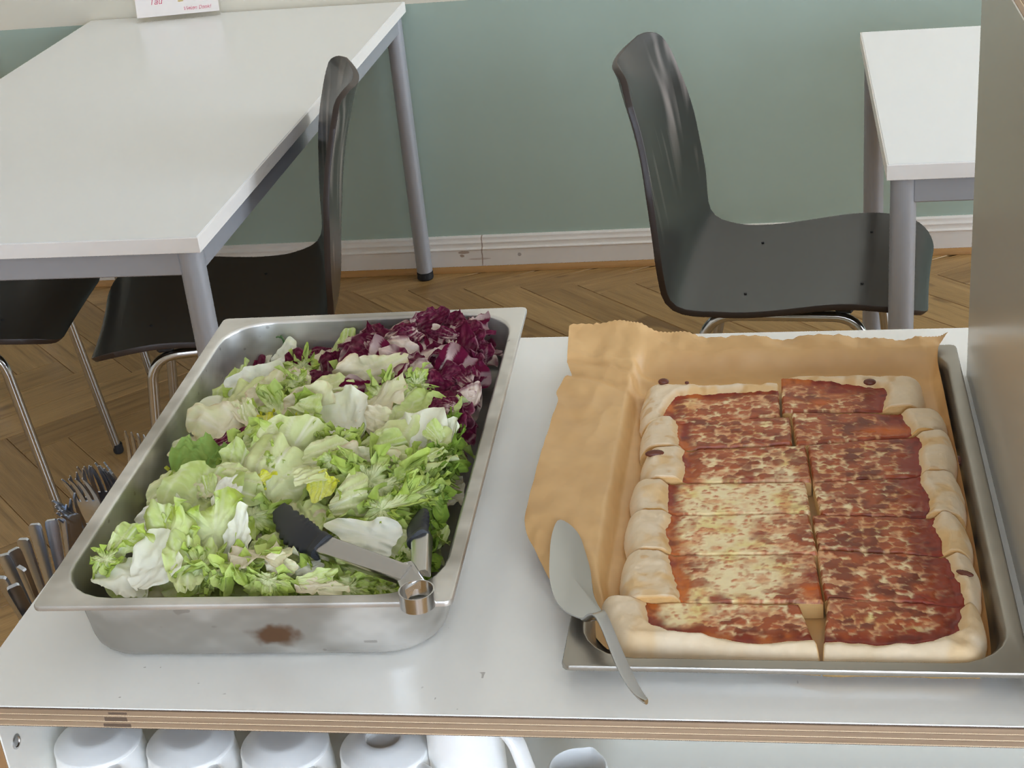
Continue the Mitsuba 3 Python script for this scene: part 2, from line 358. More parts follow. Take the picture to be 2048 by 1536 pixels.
# ---------------------------------------------------------------- chairs: one moulded shell on two bent tubes
def shell_mesh():
    P = np.array([(-.080, .846), (-.067, .815), (-.052, .77), (-.034, .70), (-.021, .61), (-.0125, .53), (-.0095, .487), (-.004, .462), (.010, .445), (.034, .436), (.074, .4315), (.134, .433), (.218, .445), (.30, .455), (.362, .451), (.405, .437), (.422, .418)])
    s = np.r_[0, np.cumsum(np.linalg.norm(np.diff(P, axis=0), axis=1))]; cs = CubicSpline(s, P); S = s[-1]
    ends = .06 * (1 - np.cos(np.linspace(0, np.pi / 2, 9)))
    tt = np.unique(np.r_[ends, np.linspace(.06, S - .06, 44), S - ends])
    nv = 25; vv = np.sin(np.linspace(-np.pi / 2, np.pi / 2, nv))
    c, tg = cs(tt), cs(tt, 1); tg /= np.linalg.norm(tg, axis=1, keepdims=True)
    w = np.interp(tt, [0, .10, .20, .32, .41, .48, .60, S - .1, S], [.168, .186, .218, .236, .218, .205, .210, .214, .205])
    d = np.minimum(tt, S - tt); Rc = .075
    w = w - Rc + np.sqrt(np.maximum(Rc ** 2 - np.maximum(Rc - d, 0) ** 2, 0)) ; w = np.maximum(w, .08)
    sag = np.interp(tt, [0, .15, .34, .43, .52, S], [.034, .032, .022, .012, .006, .004])
    surf, nr = [], []
    for i in range(len(tt)):
        n2 = np.array([tg[i][1], -tg[i][0]])                       # towards the sitter's side is -n2 at the back
        n2 = -n2
        y = vv * w[i]; k = 1 - (y / max(w[i], .15)) ** 2
        row = np.stack([c[i][0] - n2[0] * sag[i] * k, y, c[i][1] - n2[1] * sag[i] * k], 1)
        surf.append(row)
    A = np.array(surf); du = np.gradient(A, axis=0); dv = np.gradient(A, axis=1)
    N = np.cross(du, dv); N /= np.linalg.norm(N, axis=2, keepdims=True); h = .0055
    UV = np.stack([np.repeat(tt[:, None], nv, 1), np.repeat(vv[None], len(tt), 0) * w[:, None]], 2)
    def grid(G, flip, uv):
        a, b = G.shape[:2]; idx = np.arange(a * b).reshape(a, b)
        f = np.vstack([np.stack([idx[:-1, :-1], idx[1:, :-1], idx[1:, 1:]], -1).reshape(-1, 3), np.stack([idx[:-1, :-1], idx[1:, 1:], idx[:-1, 1:]], -1).reshape(-1, 3)])
        return G.reshape(-1, 3), f[:, ::-1] if flip else f
    v1, f1 = grid(A + N * h, False, UV); v2, f2 = grid(A - N * h, True, UV)
    faces = trimesh.Trimesh(np.vstack([v1, v2]), np.vstack([f1, f2 + len(v1)]), process=False), np.vstack([UV.reshape(-1, 2)] * 2)
    loop = [(0, j) for j in range(nv)] + [(i, nv - 1) for i in range(1, len(tt))] + [(len(tt) - 1, j) for j in range(nv - 2, -1, -1)] + [(i, 0) for i in range(len(tt) - 2, 0, -1)]
    B = np.array([A[i, j] for i, j in loop]); NB = np.array([N[i, j] for i, j in loop])
    cen = np.roll(B, -1, 0) - np.roll(B, 1, 0); out = np.cross(cen, NB); out /= np.linalg.norm(out, axis=1, keepdims=True) + 1e-9
    if (out * (B - B.mean(0))).sum() < 0: out = -out
    rings = [B + NB * h, B + NB * h * .7 + out * .0012, B - NB * h * .7 + out * .0012, B - NB * h]
    edge = loft(rings, caps=False)
    return faces, edge
(SHELL, SHELL_UV), SHELL_EDGE = shell_mesh()
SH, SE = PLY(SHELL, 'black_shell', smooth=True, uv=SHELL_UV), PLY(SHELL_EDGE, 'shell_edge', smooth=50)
def tube_path(s):
    v = .178
    return fillet([(-.035, s * (v + .012), .003), (.058, s * v, .418), (.318, s * v, .422), (.366, s * (v + .012), .003)], .05, 9)
TUBES = [PLY(tube(tube_path(s), .0095), 'chrome', smooth=40) for s in (-1, 1)]
def bar(u): return PLY(tube([(u, -.175, .414), (u, 0, .412), (u, .175, .414)], .008), 'chrome', smooth=40)
BARS = [bar(.10), bar(.29)]
BRK = {(u, s): PLY(box((.03, .020, .012), (u, s * .176, .4255 if u < .2 else .4355), .004), 'black_plastic') for u in (.10, .29) for s in (-1, 1)}
FEET = {(u, s): PLY(lathe([(.0105, .022), (.011, .004), (.009, .0005)], (u, s * .190, 0), 16), 'rubber', smooth=40) for u in (-.0352, .3662) for s in (-1, 1)}
SCREW = {(u, s): PLY(lathe([(.0026, -.002), (.0026, .0006), (.0016, .0010)], (u, s * .12, z), 12), 'rubber') for u, z in ((.115, .4345), (.315, .4585)) for s in (-1, 1)}
def chair(label, at, deg):
    t = thing('chair', label, 'chair')
    tw = T().translate([at[0], at[1], 0]).rotate([0, 0, 1], deg)
    def pp(name, sh, par=t): return put(name, {**sh, 'to_world': tw}, par)
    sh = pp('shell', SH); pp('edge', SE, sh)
    for s in (-1, 1):
        fr = pp('frame_tube', TUBES[(s + 1) // 2])
        for u in (-.0352, .3662): pp('foot', FEET[u, s], fr)
    for b in BARS: pp('crossbar', b)
    for k in BRK.values(): pp('bracket', k)
    for k in SCREW.values(): pp('screw', k, sh)
    return t
chair('black wooden chair with chrome legs tucked under the right table, reflections painted on its backrest', (-.163, 1.672), -7)
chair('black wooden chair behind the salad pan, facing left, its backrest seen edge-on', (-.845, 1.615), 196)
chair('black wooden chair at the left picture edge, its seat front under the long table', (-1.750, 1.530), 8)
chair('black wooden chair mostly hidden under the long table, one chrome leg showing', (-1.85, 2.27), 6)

# ---------------------------------------------------------------- counter: worktop on a shelf unit, with the partition standing on it
HC = .8313; X0, X1, Y0, Y1 = -.6266, 1.10, -.12, .5242
wt = thing('worktop', 'white laminate plywood worktop carrying the salad pan and the pizza tray', 'counter')
put('laminate', PLY(cbox((X0, Y0 + .0008, HC - .0012), (X1, Y1, HC), .0004), 'laminate_counter'), wt)
edges = [HC - .0012]
for i, th in enumerate((.0008, .0042, .0013, .0040, .0013, .0040, .0012, .0008)):
    z1 = edges[-1]; z0 = z1 - th; edges.append(z0)
    m = ('ply_seam', 'ply_dark', 'ply_light', 'ply_dark', 'ply_light', 'ply_dark', 'ply_light', 'ply_seam')[i]
    ins = .0004 if m == 'ply_light' else (.0008 if m == 'ply_seam' else 0.)
    put('ply_layer', PLY(cbox((X0 + ins, Y0 + ins, z0), (X1, Y1 - ins, z1), .0001), m), wt)
ZB = edges[-1]
for lo, hi in (((-.505, Y0 - .0003, HC - .0052), (-.490, Y0 + .01, HC - .0032)), ((-.509, Y0 - .0003, HC - .0115), (-.491, Y0 + .01, HC - .0078)), ((-.511, Y0 - .0003, HC - .0170), (-.489, Y0 + .01, HC - .0138))):
    put('knot', PLY(cbox(lo, hi, .0003), 'ply_seam'), wt)
su = thing('shelf_unit', 'plywood shelf unit under the worktop holding white mugs', 'shelf')
sp = put('side_panel', PLY(cbox((-.6225, Y0 + .006, .0), (-.6045, Y1 - .02, ZB), .0006), 'ply_brown'), su); tint(sp, 'brown plywood side panel')
scene[sp + '__lining'] = PLY(cbox((-.6045, Y0 + .0065, .0), (-.6030, Y1 - .02, ZB), .0004), 'white_board')
sc = cat([xf(lathe([(.0062, 0), (.0062, .0008), (.0045, .0012), (.0040, .0004)], n=20), trimesh.transformations.rotation_matrix(math.pi / 2, [0, 1, 0]))]); sc.apply_translation((-.6032, -.096, .7775))
scene[sp + '__screw'] = PLY(sc, 'steel_bright', smooth=30)
put('back_panel', PLY(cbox((-.6030, .075, .0), (X1, .091, ZB), .0005), 'cream_board'), su)
put('shelf_board', PLY(cbox((-.6030, Y0 + .02, .640), (X1, .075, .655), .0005), 'white_board'), su)
put('shelf_board', PLY(cbox((-.6030, Y0 + .02, .320), (X1, .075, .336), .0005), 'white_board'), su)
put('side_panel', PLY(cbox((X1 - .018, Y0 + .006, .0), (X1, Y1 - .02, ZB), .0006), 'ply_brown'), su)
put('cutlery_ledge', PLY(cbox((-.745, -.04, .612), (-.6225, .36, .630), .0006), 'white_board'), su)
pn = thing('partition_panel', 'tall white partition board standing on the worktop at right, plywood edges showing', 'partition')
PX, PY0, PY1, PZ = .1762, -.12, .4143, 1.239
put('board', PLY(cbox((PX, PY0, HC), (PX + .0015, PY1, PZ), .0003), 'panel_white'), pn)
x = PX + .0015
for i, th in enumerate((.0042, .0013, .0040, .0013, .0042)):
    put('ply_layer', PLY(cbox((x, PY0, HC), (x + th, PY1, PZ - (.0004 if i % 2 else 0)), .0001), 'ply_light' if i % 2 else 'ply_dark'), pn); x += th
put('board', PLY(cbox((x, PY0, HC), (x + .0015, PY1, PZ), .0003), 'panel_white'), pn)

# mugs below
MUG = [(.0, .0965), (.0195, .0965), (.0200, .0985), (.0218, .0990), (.0232, .0982), (.0300, .0945), (.0344, .0898), (.0356, .0884), (.0359, .0868), (.0353, .0856), (.0357, .083), (.0372, .070), (.0380, .045), (.0386, .012), (.0388, .001), (.0380, .0), (.0366, .0008), (.0360, .01), (.0350, .06), (.0335, .084), (.0, .088)]
MUG_F = PLY(lathe([(.0135, .0940), (.0140, .0985), (.0155, .0990), (.0180, .0984), (.0230, .0968)] + MUG[6:-1], n=56), 'porcelain', smooth=35)
MUG_B = PLY(lathe([(.0100, .0978), (.0180, .0977), (.0230, .0968)] + MUG[6:-1], n=56), 'porcelain', smooth=35)
def strap(path, w, th, up):
    path = np.asarray(path, float); tg = np.gradient(path, axis=0); tg /= np.linalg.norm(tg, axis=1, keepdims=True); up = np.array(up, float); rings = []
    an = np.linspace(0, 2 * np.pi, 14, endpoint=False)
    for p, t in zip(path, tg):
        b = np.cross(t, up); b /= np.linalg.norm(b)
        rings.append(p + np.cos(an)[:, None] * up * w / 2 + np.sin(an)[:, None] * b * th / 2)
    return loft(rings)
hp = fillet([(.034, 0, .082), (.060, 0, .080), (.066, 0, .045), (.058, 0, .018), (.035, 0, .022)], .03, 7)
MUG_H = PLY(strap(hp, .014, .0075, (0, 1, 0)), 'porcelain', smooth=50)
ZS = .6552
for i, (mx, lab) in enumerate(((-.5597, 'white mug turned upside down at the left end of the shelf, next to the screw'), (-.4799, 'second upside-down white mug from the left on the shelf'),
                              (-.3998, 'third upside-down white mug from the left on the shelf'), (-.3174, 'upside-down white mug on the shelf beside the white jug, hollow foot showing'))):
    t = thing('mug', lab, 'mug', 'white mugs on the shelf under the worktop')
    tw = T().translate([mx, -.051, ZS]).rotate([0, 0, 1], (-52, -46, -44, -30)[i])
    put('body', {**(MUG_F if i == 3 else MUG_B), 'to_world': tw}, t); put('handle', {**MUG_H, 'to_world': tw}, t)
jg = thing('jug', 'tall white porcelain jug with handle beside the last mug', 'jug')
J = [(.030, 0), (.031, .002), (.0312, .02), (.0305, .08), (.0295, .125), (.0300, .150), (.0292, .1505), (.0282, .149), (.028, .12), (.0288, .02), (.028, .006)]
put('body', PLY(lathe(J, (-.2525, -.045, ZS), 48), 'porcelain', smooth=35), jg)
put('handle', PLY(xf(strap(fillet([(.026, 0, .125), (.050, 0, .118), (.066, 0, .070), (.055, 0, .035), (.028, 0, .032)], .03, 8), .016, .010, (0, 1, 0)), rotz(math.radians(-28), (-.2525, -.045, ZS))), 'porcelain', smooth=50), jg)
cr = thing('creamer', 'small white creamer on the shelf to the right of the jug', 'jug')
def creamer():
    prof, an, rings = [(.020, .0), (.0235, .004), (.0262, .018), (.0255, .034), (.0240, .0445), (.0228, .0452), (.0222, .043), (.024, .02), (.020, .005)], np.linspace(0, 2 * np.pi, 48, endpoint=False), []
    for r, z in prof:
        lip = np.exp(-((np.angle(np.exp(1j * (an - 1.2)))) / .22) ** 2) * max(0, (z - .03) / .015)
        rr = r + .0022 * lip
        rings.append(np.stack([rr * np.cos(an), rr * np.sin(an), z + .0008 * lip], 1) + np.array([-.1694, -.0188, ZS]))
    return loft(rings)
put('body', PLY(creamer(), 'porcelain', smooth=40), cr)

# ---------------------------------------------------------------- gastronorm pans
def pan(w, l, depth, rin, M, m, wall=.0009, flange=.0125, taper=.010, rb=.018, lip=.004, top=0.):
    iw, il = w - 2 * flange, l - 2 * flange
    def R_(dw, r, z): return rring(iw - 2 * dw, il - 2 * dw, r, z)
    prof = []
    prof += [rring(w, l, .006, -lip), rring(w + .0004, l + .0004, .006, -.0015), rring(w - .001, l - .001, .0056, 0.), rring(w - .004, l - .004, .0055, .0004)]
    prof += [R_(-.003, rin + .003, .0004), R_(-.001, rin + .001, -.0005), R_(.0005, rin, -.003)]
    n = 7
    prof.append(R_(.0005 + taper * .5, rin - .002, -(depth - rb) * .6))
    for a in np.linspace(0, np.pi / 2, n):
        prof.append(R_(taper + rb * (1 - math.cos(a)), max(rin - .004 - rb * (1 - math.cos(a)) * .6, .006), -depth + rb - rb * math.sin(a)))
    prof.append(rring(iw * .5, il * .5, .02, -depth - .0004))
    inner = len(prof)
    prof.append(rring(iw * .5, il * .5, .02, -depth - .0004 - wall))
    for a in np.linspace(np.pi / 2, 0, n):
        prof.append(R_(taper - wall + (rb) * (1 - math.cos(a)), max(rin - .003 - rb * (1 - math.cos(a)) * .6, .007), -depth - wall + rb - rb * math.sin(a)))
    prof += [R_(.0005 + taper * .5 - wall, rin - .001, -(depth - rb) * .6), R_(-.0005 - wall, rin + .001, -.004), R_(-.002 - wall, rin + .002, -.0015), rring(w - .003, l - .003, .005, -.0012), rring(w - .0012, l - .0012, .0055, -lip), rring(w, l, .006, -lip)]
    a = loft(prof[:inner][::-1], caps=False); b = loft(prof[inner:], caps=False)
    # caps of the floor, inside and outside
    def fan(ring, up):
        nn = len(ring); v = np.vstack([ring, ring.mean(0)]); i = np.arange(nn); j = (i + 1) % nn
        f = np.stack([i, j, np.full(nn, nn)], 1); return trimesh.Trimesh(v, f if up else f[:, ::-1], process=False)
    me = cat([loft(prof[:inner], caps=False), fan(prof[inner - 1], True), loft(prof[inner:], caps=False), fan(prof[inner], False)])
    me.merge_vertices(digits_vertex=6); trimesh.repair.fix_normals(me)
    return PLY(xf(me, M), m, smooth=38)
PTH = .0333; PAN_M = rotz(PTH, (-.5665, -.083, HC + .066)) @ trimesh.transformations.translation_matrix((.1625, .265, 0))
solo('salad_pan', pan(.325, .530, .0645, .048, PAN_M, 'steel_pan', rb=.015, taper=.006), 'deep stained steel catering pan full of mixed salad', 'pan')
TRAY_M = rotz(-.0047, (-.163, -.0857, HC + .020)) @ trimesh.transformations.translation_matrix((.1645, .265, 0))
solo('baking_tray', pan(.329, .530, .0182, .040, TRAY_M, 'steel_tray', rb=.010, taper=.004), 'shallow steel tray under the pizza, lined with baking paper', 'tray')

# ---------------------------------------------------------------- baking paper
def paper():
    b = HC + .0035
    rows = [-.062, -.02, .05, .12, .25, .34, .405, .428, .456]
    col = {  # x, y, z per row for each column
        0: [(-.128, -.052, b), (-.150, -.022, b + .001), (-.196, .056, .842), (-.2165, .114, .857), (-.2145, .25, .861), (-.211, .335, .859), (-.2135, .395, .862), (-.2155, .428, .866), (-.217, .455, .873)],
        1: [(-.120, -.054, b), (-.138, -.022, b + .001), (-.168, .050, .8535), (-.170, .11, .8570), (-.168, .25, .8565), (-.168, .34, .8565), (-.165, .40, .858), (-.160, .427, .862), (-.160, .456, .876)],
        1.5: [(-.118, -.0545, b), (-.132, -.022, b + .001), (-.1515, .048, .8545), (-.152, .11, .8562), (-.151, .25, .8560), (-.151, .338, .8562), (-.149, .40, .858), (-.146, .427, .8615), (-.145, .456, .876)],
        2: [(-.115, -.055, b), (-.128, -.022, b), (-.140, .045, b + .004), (-.140, .11, b + .004), (-.140, .25, b + .003), (-.140, .335, b + .004), (-.138, .398, b + .009), (-.130, .427, .859), (-.125, .4530, .8690)],
        3: [(-.08, -.058, b), (-.09, -.02, b), (-.10, .05, b), (-.10, .12, b), (-.10, .25, b), (-.10, .34, b), (-.095, .405, b + .002), (-.09, .4285, .8575), (-.088, .4505, .8635)],
        4: [(0, -.060, b), (0, -.02, b), (0, .05, b), (0, .12, b), (0, .25, b), (0, .34, b), (0, .405, b + .001), (0, .4275, .8565), (0, .4460, .8600)],
        5: [(.08, -.060, b), (.08, -.02, b), (.08, .05, b), (.08, .12, b), (.08, .25, b), (.08, .34, b), (.08, .404, b + .001), (.08, .426, .8565), (.082, .4420, .8595)],
        6: [(.136, -.060, b), (.138, -.02, b), (.139, .05, b), (.139, .12, b), (.139, .25, b), (.139, .34, b), (.138, .400, b + .001), (.139, .424, .8560), (.141, .4400, .8600)],
        7: [(.1425, -.058, b + .003), (.1445, -.02, b + .010), (.146, .05, b + .011), (.147, .12, b + .012), (.1475, .25, b + .014), (.1475, .34, b + .016), (.147, .395, b + .018), (.150, .422, .8575), (.160, .4400, .8640)]}
    ck = sorted(col); G = np.array([[col[c][r] for c in ck] for r in range(9)])
    it = RegularGridInterpolator((np.arange(9.), np.array(ck, float)), G, method='pchip')
    na, nb = 130, 120
    ra, ca = np.linspace(0, 8, na), np.linspace(0, 7, nb)
    RR, CC = np.meshgrid(ra, ca, indexing='ij')
    P = it(np.stack([RR.ravel(), CC.ravel()], 1)).reshape(na, nb, 3)
    free = np.maximum(np.clip((2.4 - CC) / 1., 0, 1), np.clip((RR - 5.9) / .6, 0, 1))
    q = np.stack([P[..., 0] * 26, P[..., 1] * 18, np.zeros_like(RR)], -1)
    crease = np.abs(meshkit.fbm(q, 3, 5) - .5) * 2
    q2 = np.stack([P[..., 0] * 60 + P[..., 1] * 30, P[..., 1] * 40, np.zeros_like(RR)], -1)
    crease2 = np.abs(meshkit.fbm(q2, 2, 9) - .5) * 2
    pinch = np.exp(-((P[..., 1] - .372) / .03) ** 2) * np.clip((2.9 - CC) / 1.2, 0, 1)
    dz = free * (.0075 * (.5 - crease) + .0022 * (.5 - crease2)) + pinch * .004 * np.sin(RR * 11 + 3 * CC)
    P[..., 2] += np.where(CC < 2.6, np.maximum(dz, -.001), dz)
    P[..., 1] += free * .0035 * np.sin(CC * 3.1) * np.clip((RR - 6.5) / 1.5, 0, 1)
    P[..., 0] -= .006 * np.exp(-((P[..., 1] - .335) / .016) ** 2) * np.clip(1 - CC, 0, 1) - .006 * np.exp(-((P[..., 1] - .372) / .012) ** 2) * np.clip(1 - CC, 0, 1)
    saw = .0006 * np.where(np.arange(nb) % 2, 1, -1)
    P[-1, :, 2] += saw
    idx = np.arange(na * nb).reshape(na, nb)
    f = np.vstack([np.stack([idx[:-1, :-1], idx[:-1, 1:], idx[1:, 1:]], -1).reshape(-1, 3), np.stack([idx[:-1, :-1], idx[1:, 1:], idx[1:, :-1]], -1).reshape(-1, 3)])
    return trimesh.Trimesh(P.reshape(-1, 3), f, process=False)
solo('baking_paper', PLY(paper(), 'baking_paper', smooth=28), 'crumpled brown baking paper under the pizza, hanging over the tray', 'baking paper')

# ---------------------------------------------------------------- pizza: fourteen slices in two columns of seven
PZ0 = HC + .0042
SL = {  # outer back, inner back, inner front, outer front; crust width at the back and front of the outer edge; front or back crust
    'L1': ((-.1316, .3598), (-.0053, .3637), (-.0037, .2986), (-.1320, .2790), .030, .024, .26, 0), 'L2': ((-.1266, .2892), (.0053, .2942), (.0066, .2455), (-.1290, .2340), .030, .034, 0, 0),
    'L3': ((-.1238, .2305), (.0184, .2425), (.0221, .1798), (-.1219, .1780), .037, .035, 0, 0), 'L4': ((-.1310, .1742), (.0171, .1778), (.0202, .1275), (-.1262, .1250), .031, .030, 0, 0),
    'L5': ((-.1318, .1226), (.0185, .1255), (.0245, .0652), (-.1262, .0640), .036, .033, 0, 0), 'L6': ((-.1296, .0618), (.0215, .0640), (.0268, -.0008), (-.1233, -.0040), .036, .042, 0, 0),
    'L7': ((-.1434, -.0020), (.0091, -.0055), (.0226, -.0720), (-.1200, -.0600), .036, .030, 0, .30),
    'R1': ((.1273, .3681), (-.0023, .3787), (-.0019, .3070), (.1262, .3046), .026, .034, .22, 0), 'R2': ((.1426, .2970), (.0068, .3040), (.0105, .2437), (.1390, .2605), .036, .032, 0, 0),
    'R3': ((.1455, .2590), (.0201, .2420), (.0233, .1775), (.1423, .1890), .030, .030, 0, 0), 'R4': ((.1444, .1872), (.0233, .1758), (.0285, .1235), (.1432, .1190), .030, .026, 0, 0),
    'R5': ((.1400, .1175), (.0212, .1222), (.0252, .0728), (.1430, .0610), .024, .024, 0, 0), 'R6': ((.1431, .0592), (.0236, .0706), (.0280, .0040), (.1404, -.0060), .022, .014, 0, 0),
    'R7': ((.1413, -.0080), (.0301, .0052), (.0240, -.0720), (.1335, -.0720), .016, .022, 0, .26)}
WHERE = {'L1': 'at the back left corner of the pizza', 'L2': 'second from the back in the left column', 'L3': 'third from the back in the left column, brown-spotted crust', 'L4': 'middle of the left column, creamy cheese',
         'L5': 'third from the front in the left column, pale cheese', 'L6': 'second from the front in the left column, orange oil', 'L7': 'at the front left corner beside the cake server, crust in front',
         'R1': 'at the back right corner, wide crust and bare red sauce', 'R2': 'second from the back in the right column, orange patch', 'R3': 'third from the back in the right column', 'R4': 'middle of the right column',
         'R5': 'third from the front in the right column, well browned', 'R6': 'second from the front in the right column, brown sliver', 'R7': 'at the front right corner, thick floury crust in front'}
def nz(x, y, s, k, oct=3): return meshkit.fbm(np.stack([x * s, y * s, np.full_like(x, k * 1.7)], -1), oct, int(k))
def worley(x, y, cell, seed):
    gx, gy = np.floor(x / cell), np.floor(y / cell); best = np.full(x.shape, 9.); second = best.copy(); ident = np.zeros(x.shape)
    for i in (-1, 0, 1):
        for j in (-1, 0, 1):
            cx, cy = gx + i, gy + j
            def h(k): return np.modf(np.abs(np.sin(cx * 127.1 + cy * 311.7 + seed * 13.7 + k * 74.7) * 43758.5453))[0]
            d = np.hypot(cx + .12 + .76 * h(1) - x / cell, cy + .12 + .76 * h(2) - y / cell)
            second = np.where(d < best, best, np.minimum(second, d)); ident = np.where(d < best, h(3), ident); best = np.minimum(best, d)
    return best, second, ident
def sst(a, b, x): t = np.clip((x - a) / (b - a), 0, 1); return t * t * (3 - 2 * t)
def lerp(a, b, t): return a * (1 - t[..., None]) + b * t[..., None]
def blob(x, y, cx, cy, rx, ry): return np.exp(-((x - cx) / rx) ** 2 - ((y - cy) / ry) ** 2)
def pizza_colour(x, y, edge):
    """Colour and height of sauce and cheese at x, y in metres; edge = distance in metres to the crust."""
    wx = x + .006 * (nz(x, y, 90, 3) - .5) + .0045 * (nz(x, y, 300, 5) - .5); wyy = y + .006 * (nz(x, y, 90, 4) - .5) + .0045 * (nz(x, y, 300, 6) - .5)
    brown = .56 + .8 * (nz(x, y, 24, 11) - .5) + .30 * sst(.01, .06, x) + .16 * sst(.20, .28, y) - .34 * blob(x, y, -.055, .09, .05, .05) - .30 * blob(x, y, -.04, .15, .06, .022) - .30 * blob(x, y, -.03, .025, .05, .022) - .35 * blob(x, y, -.075, -.022, .03, .018) + .3 * blob(x, y, -.015, -.04, .05, .016)
    brown = np.clip(brown, .08, 1.05)
    b1, s1, i1 = worley(wx * .86, wyy * 1.2, .0088, 3); b2, s2, i2 = worley(wx * .9, wyy * 1.15, .0050, 8)
    rad = .26 + .40 * i1
    big = sst(rad + .20, rad - .06, b1) * sst(.36, .70, brown + .45 * (i1 - .5))
    small = sst(.52, .22, b2) * sst(.25, .75, .25 + brown * .35 + .55 * (i2 - .2))
    cream = lerp(lin('#f0e1b6')[None] + 0 * x[..., None], lin('#dec48e')[None] + 0 * x[..., None], nz(x, y, 130, 21))
    cream = lerp(cream, lin('#dac55a'), .5 * sst(.60, .8, nz(x, y, 45, 23)))
    blush = sst(.44, .62, nz(x, y, 110, 31) * .8 + .22 * brown)
    pinkish = lerp(cream, lin('#c87a48'), .62 * blush)
    spot = lerp(lin('#9c4c26')[None] + 0 * x[..., None], lin('#682d17'), sst(.35, .65, nz(x, y, 70, 41)) * np.clip(brown, 0, 1))
    spot = lerp(spot, lin('#b0562c'), .5 * sst(.5, .25, i1))
    tiny = lerp(spot, lin('#bf6436'), .8 * (1 - np.clip(brown * 1.1, 0, 1)))
    col = lerp(lerp(pinkish, tiny, small * .85), spot, big)
    red = sst(.64, .74, nz(x, y, 44, 51)); col = lerp(col, lerp(lin('#8f2c16')[None] + 0 * x[..., None], lin('#701d10'), nz(x, y, 150, 53)), red * .85)
    bare = sst(.016, .004, edge + .016 * (nz(x, y, 75, 61) - .5))                     # bare sauce and oil next to the crust
    rightside = sst(.05, .09, x); backside = sst(.32, .345, y) * sst(-.01, .01, x)
    bare = np.maximum(bare, rightside * .85 * sst(.026, .010, edge + .030 * (nz(x, y, 80, 63) - .5)))
    bare = np.maximum(bare, .9 * backside * sst(.5, .36, nz(x, y, 40, 66)))
    sauce = lerp(lerp(lin('#ae5a20')[None] + 0 * x[..., None], lin('#7f2812'), sst(.35, .6, nz(x, y, 60, 71) + .3 * rightside)), lin('#5a160e'), .7 * sst(.55, .75, nz(x, y, 110, 73)) )
    sauce = lerp(sauce, lin('#c0651d'), .8 * np.maximum(blob(x, y, -.078, .010, .012, .014), np.maximum(blob(x, y, .088, .268, .022, .008), blob(x, y, .036, .318, .008, .008))))
    col = lerp(col, sauce, bare)
    orange = np.maximum(blob(x, y, .088, .266, .022, .007), np.maximum(blob(x, y, .034, .322, .010, .007), blob(x, y, .018, .013, .007, .010)))
    col = lerp(col, lin('#bb5a18'), .85 * np.clip(orange * 1.2, 0, 1))
    h = .0011 * np.maximum(big, .6 * small) * (1 - bare) + .0012 * (nz(x, y, 160, 81) - .5) + .0008 * (nz(x, y, 60, 83) - .5) - .0006 * bare
    return col, h
def grid_faces(a, b, flip=False):
    idx = np.arange(a * b).reshape(a, b)
    f = np.vstack([np.stack([idx[:-1, :-1], idx[1:, :-1], idx[1:, 1:]], -1).reshape(-1, 3), np.stack([idx[:-1, :-1], idx[1:, 1:], idx[:-1, 1:]], -1).reshape(-1, 3)])
    return f[:, ::-1] if flip else f
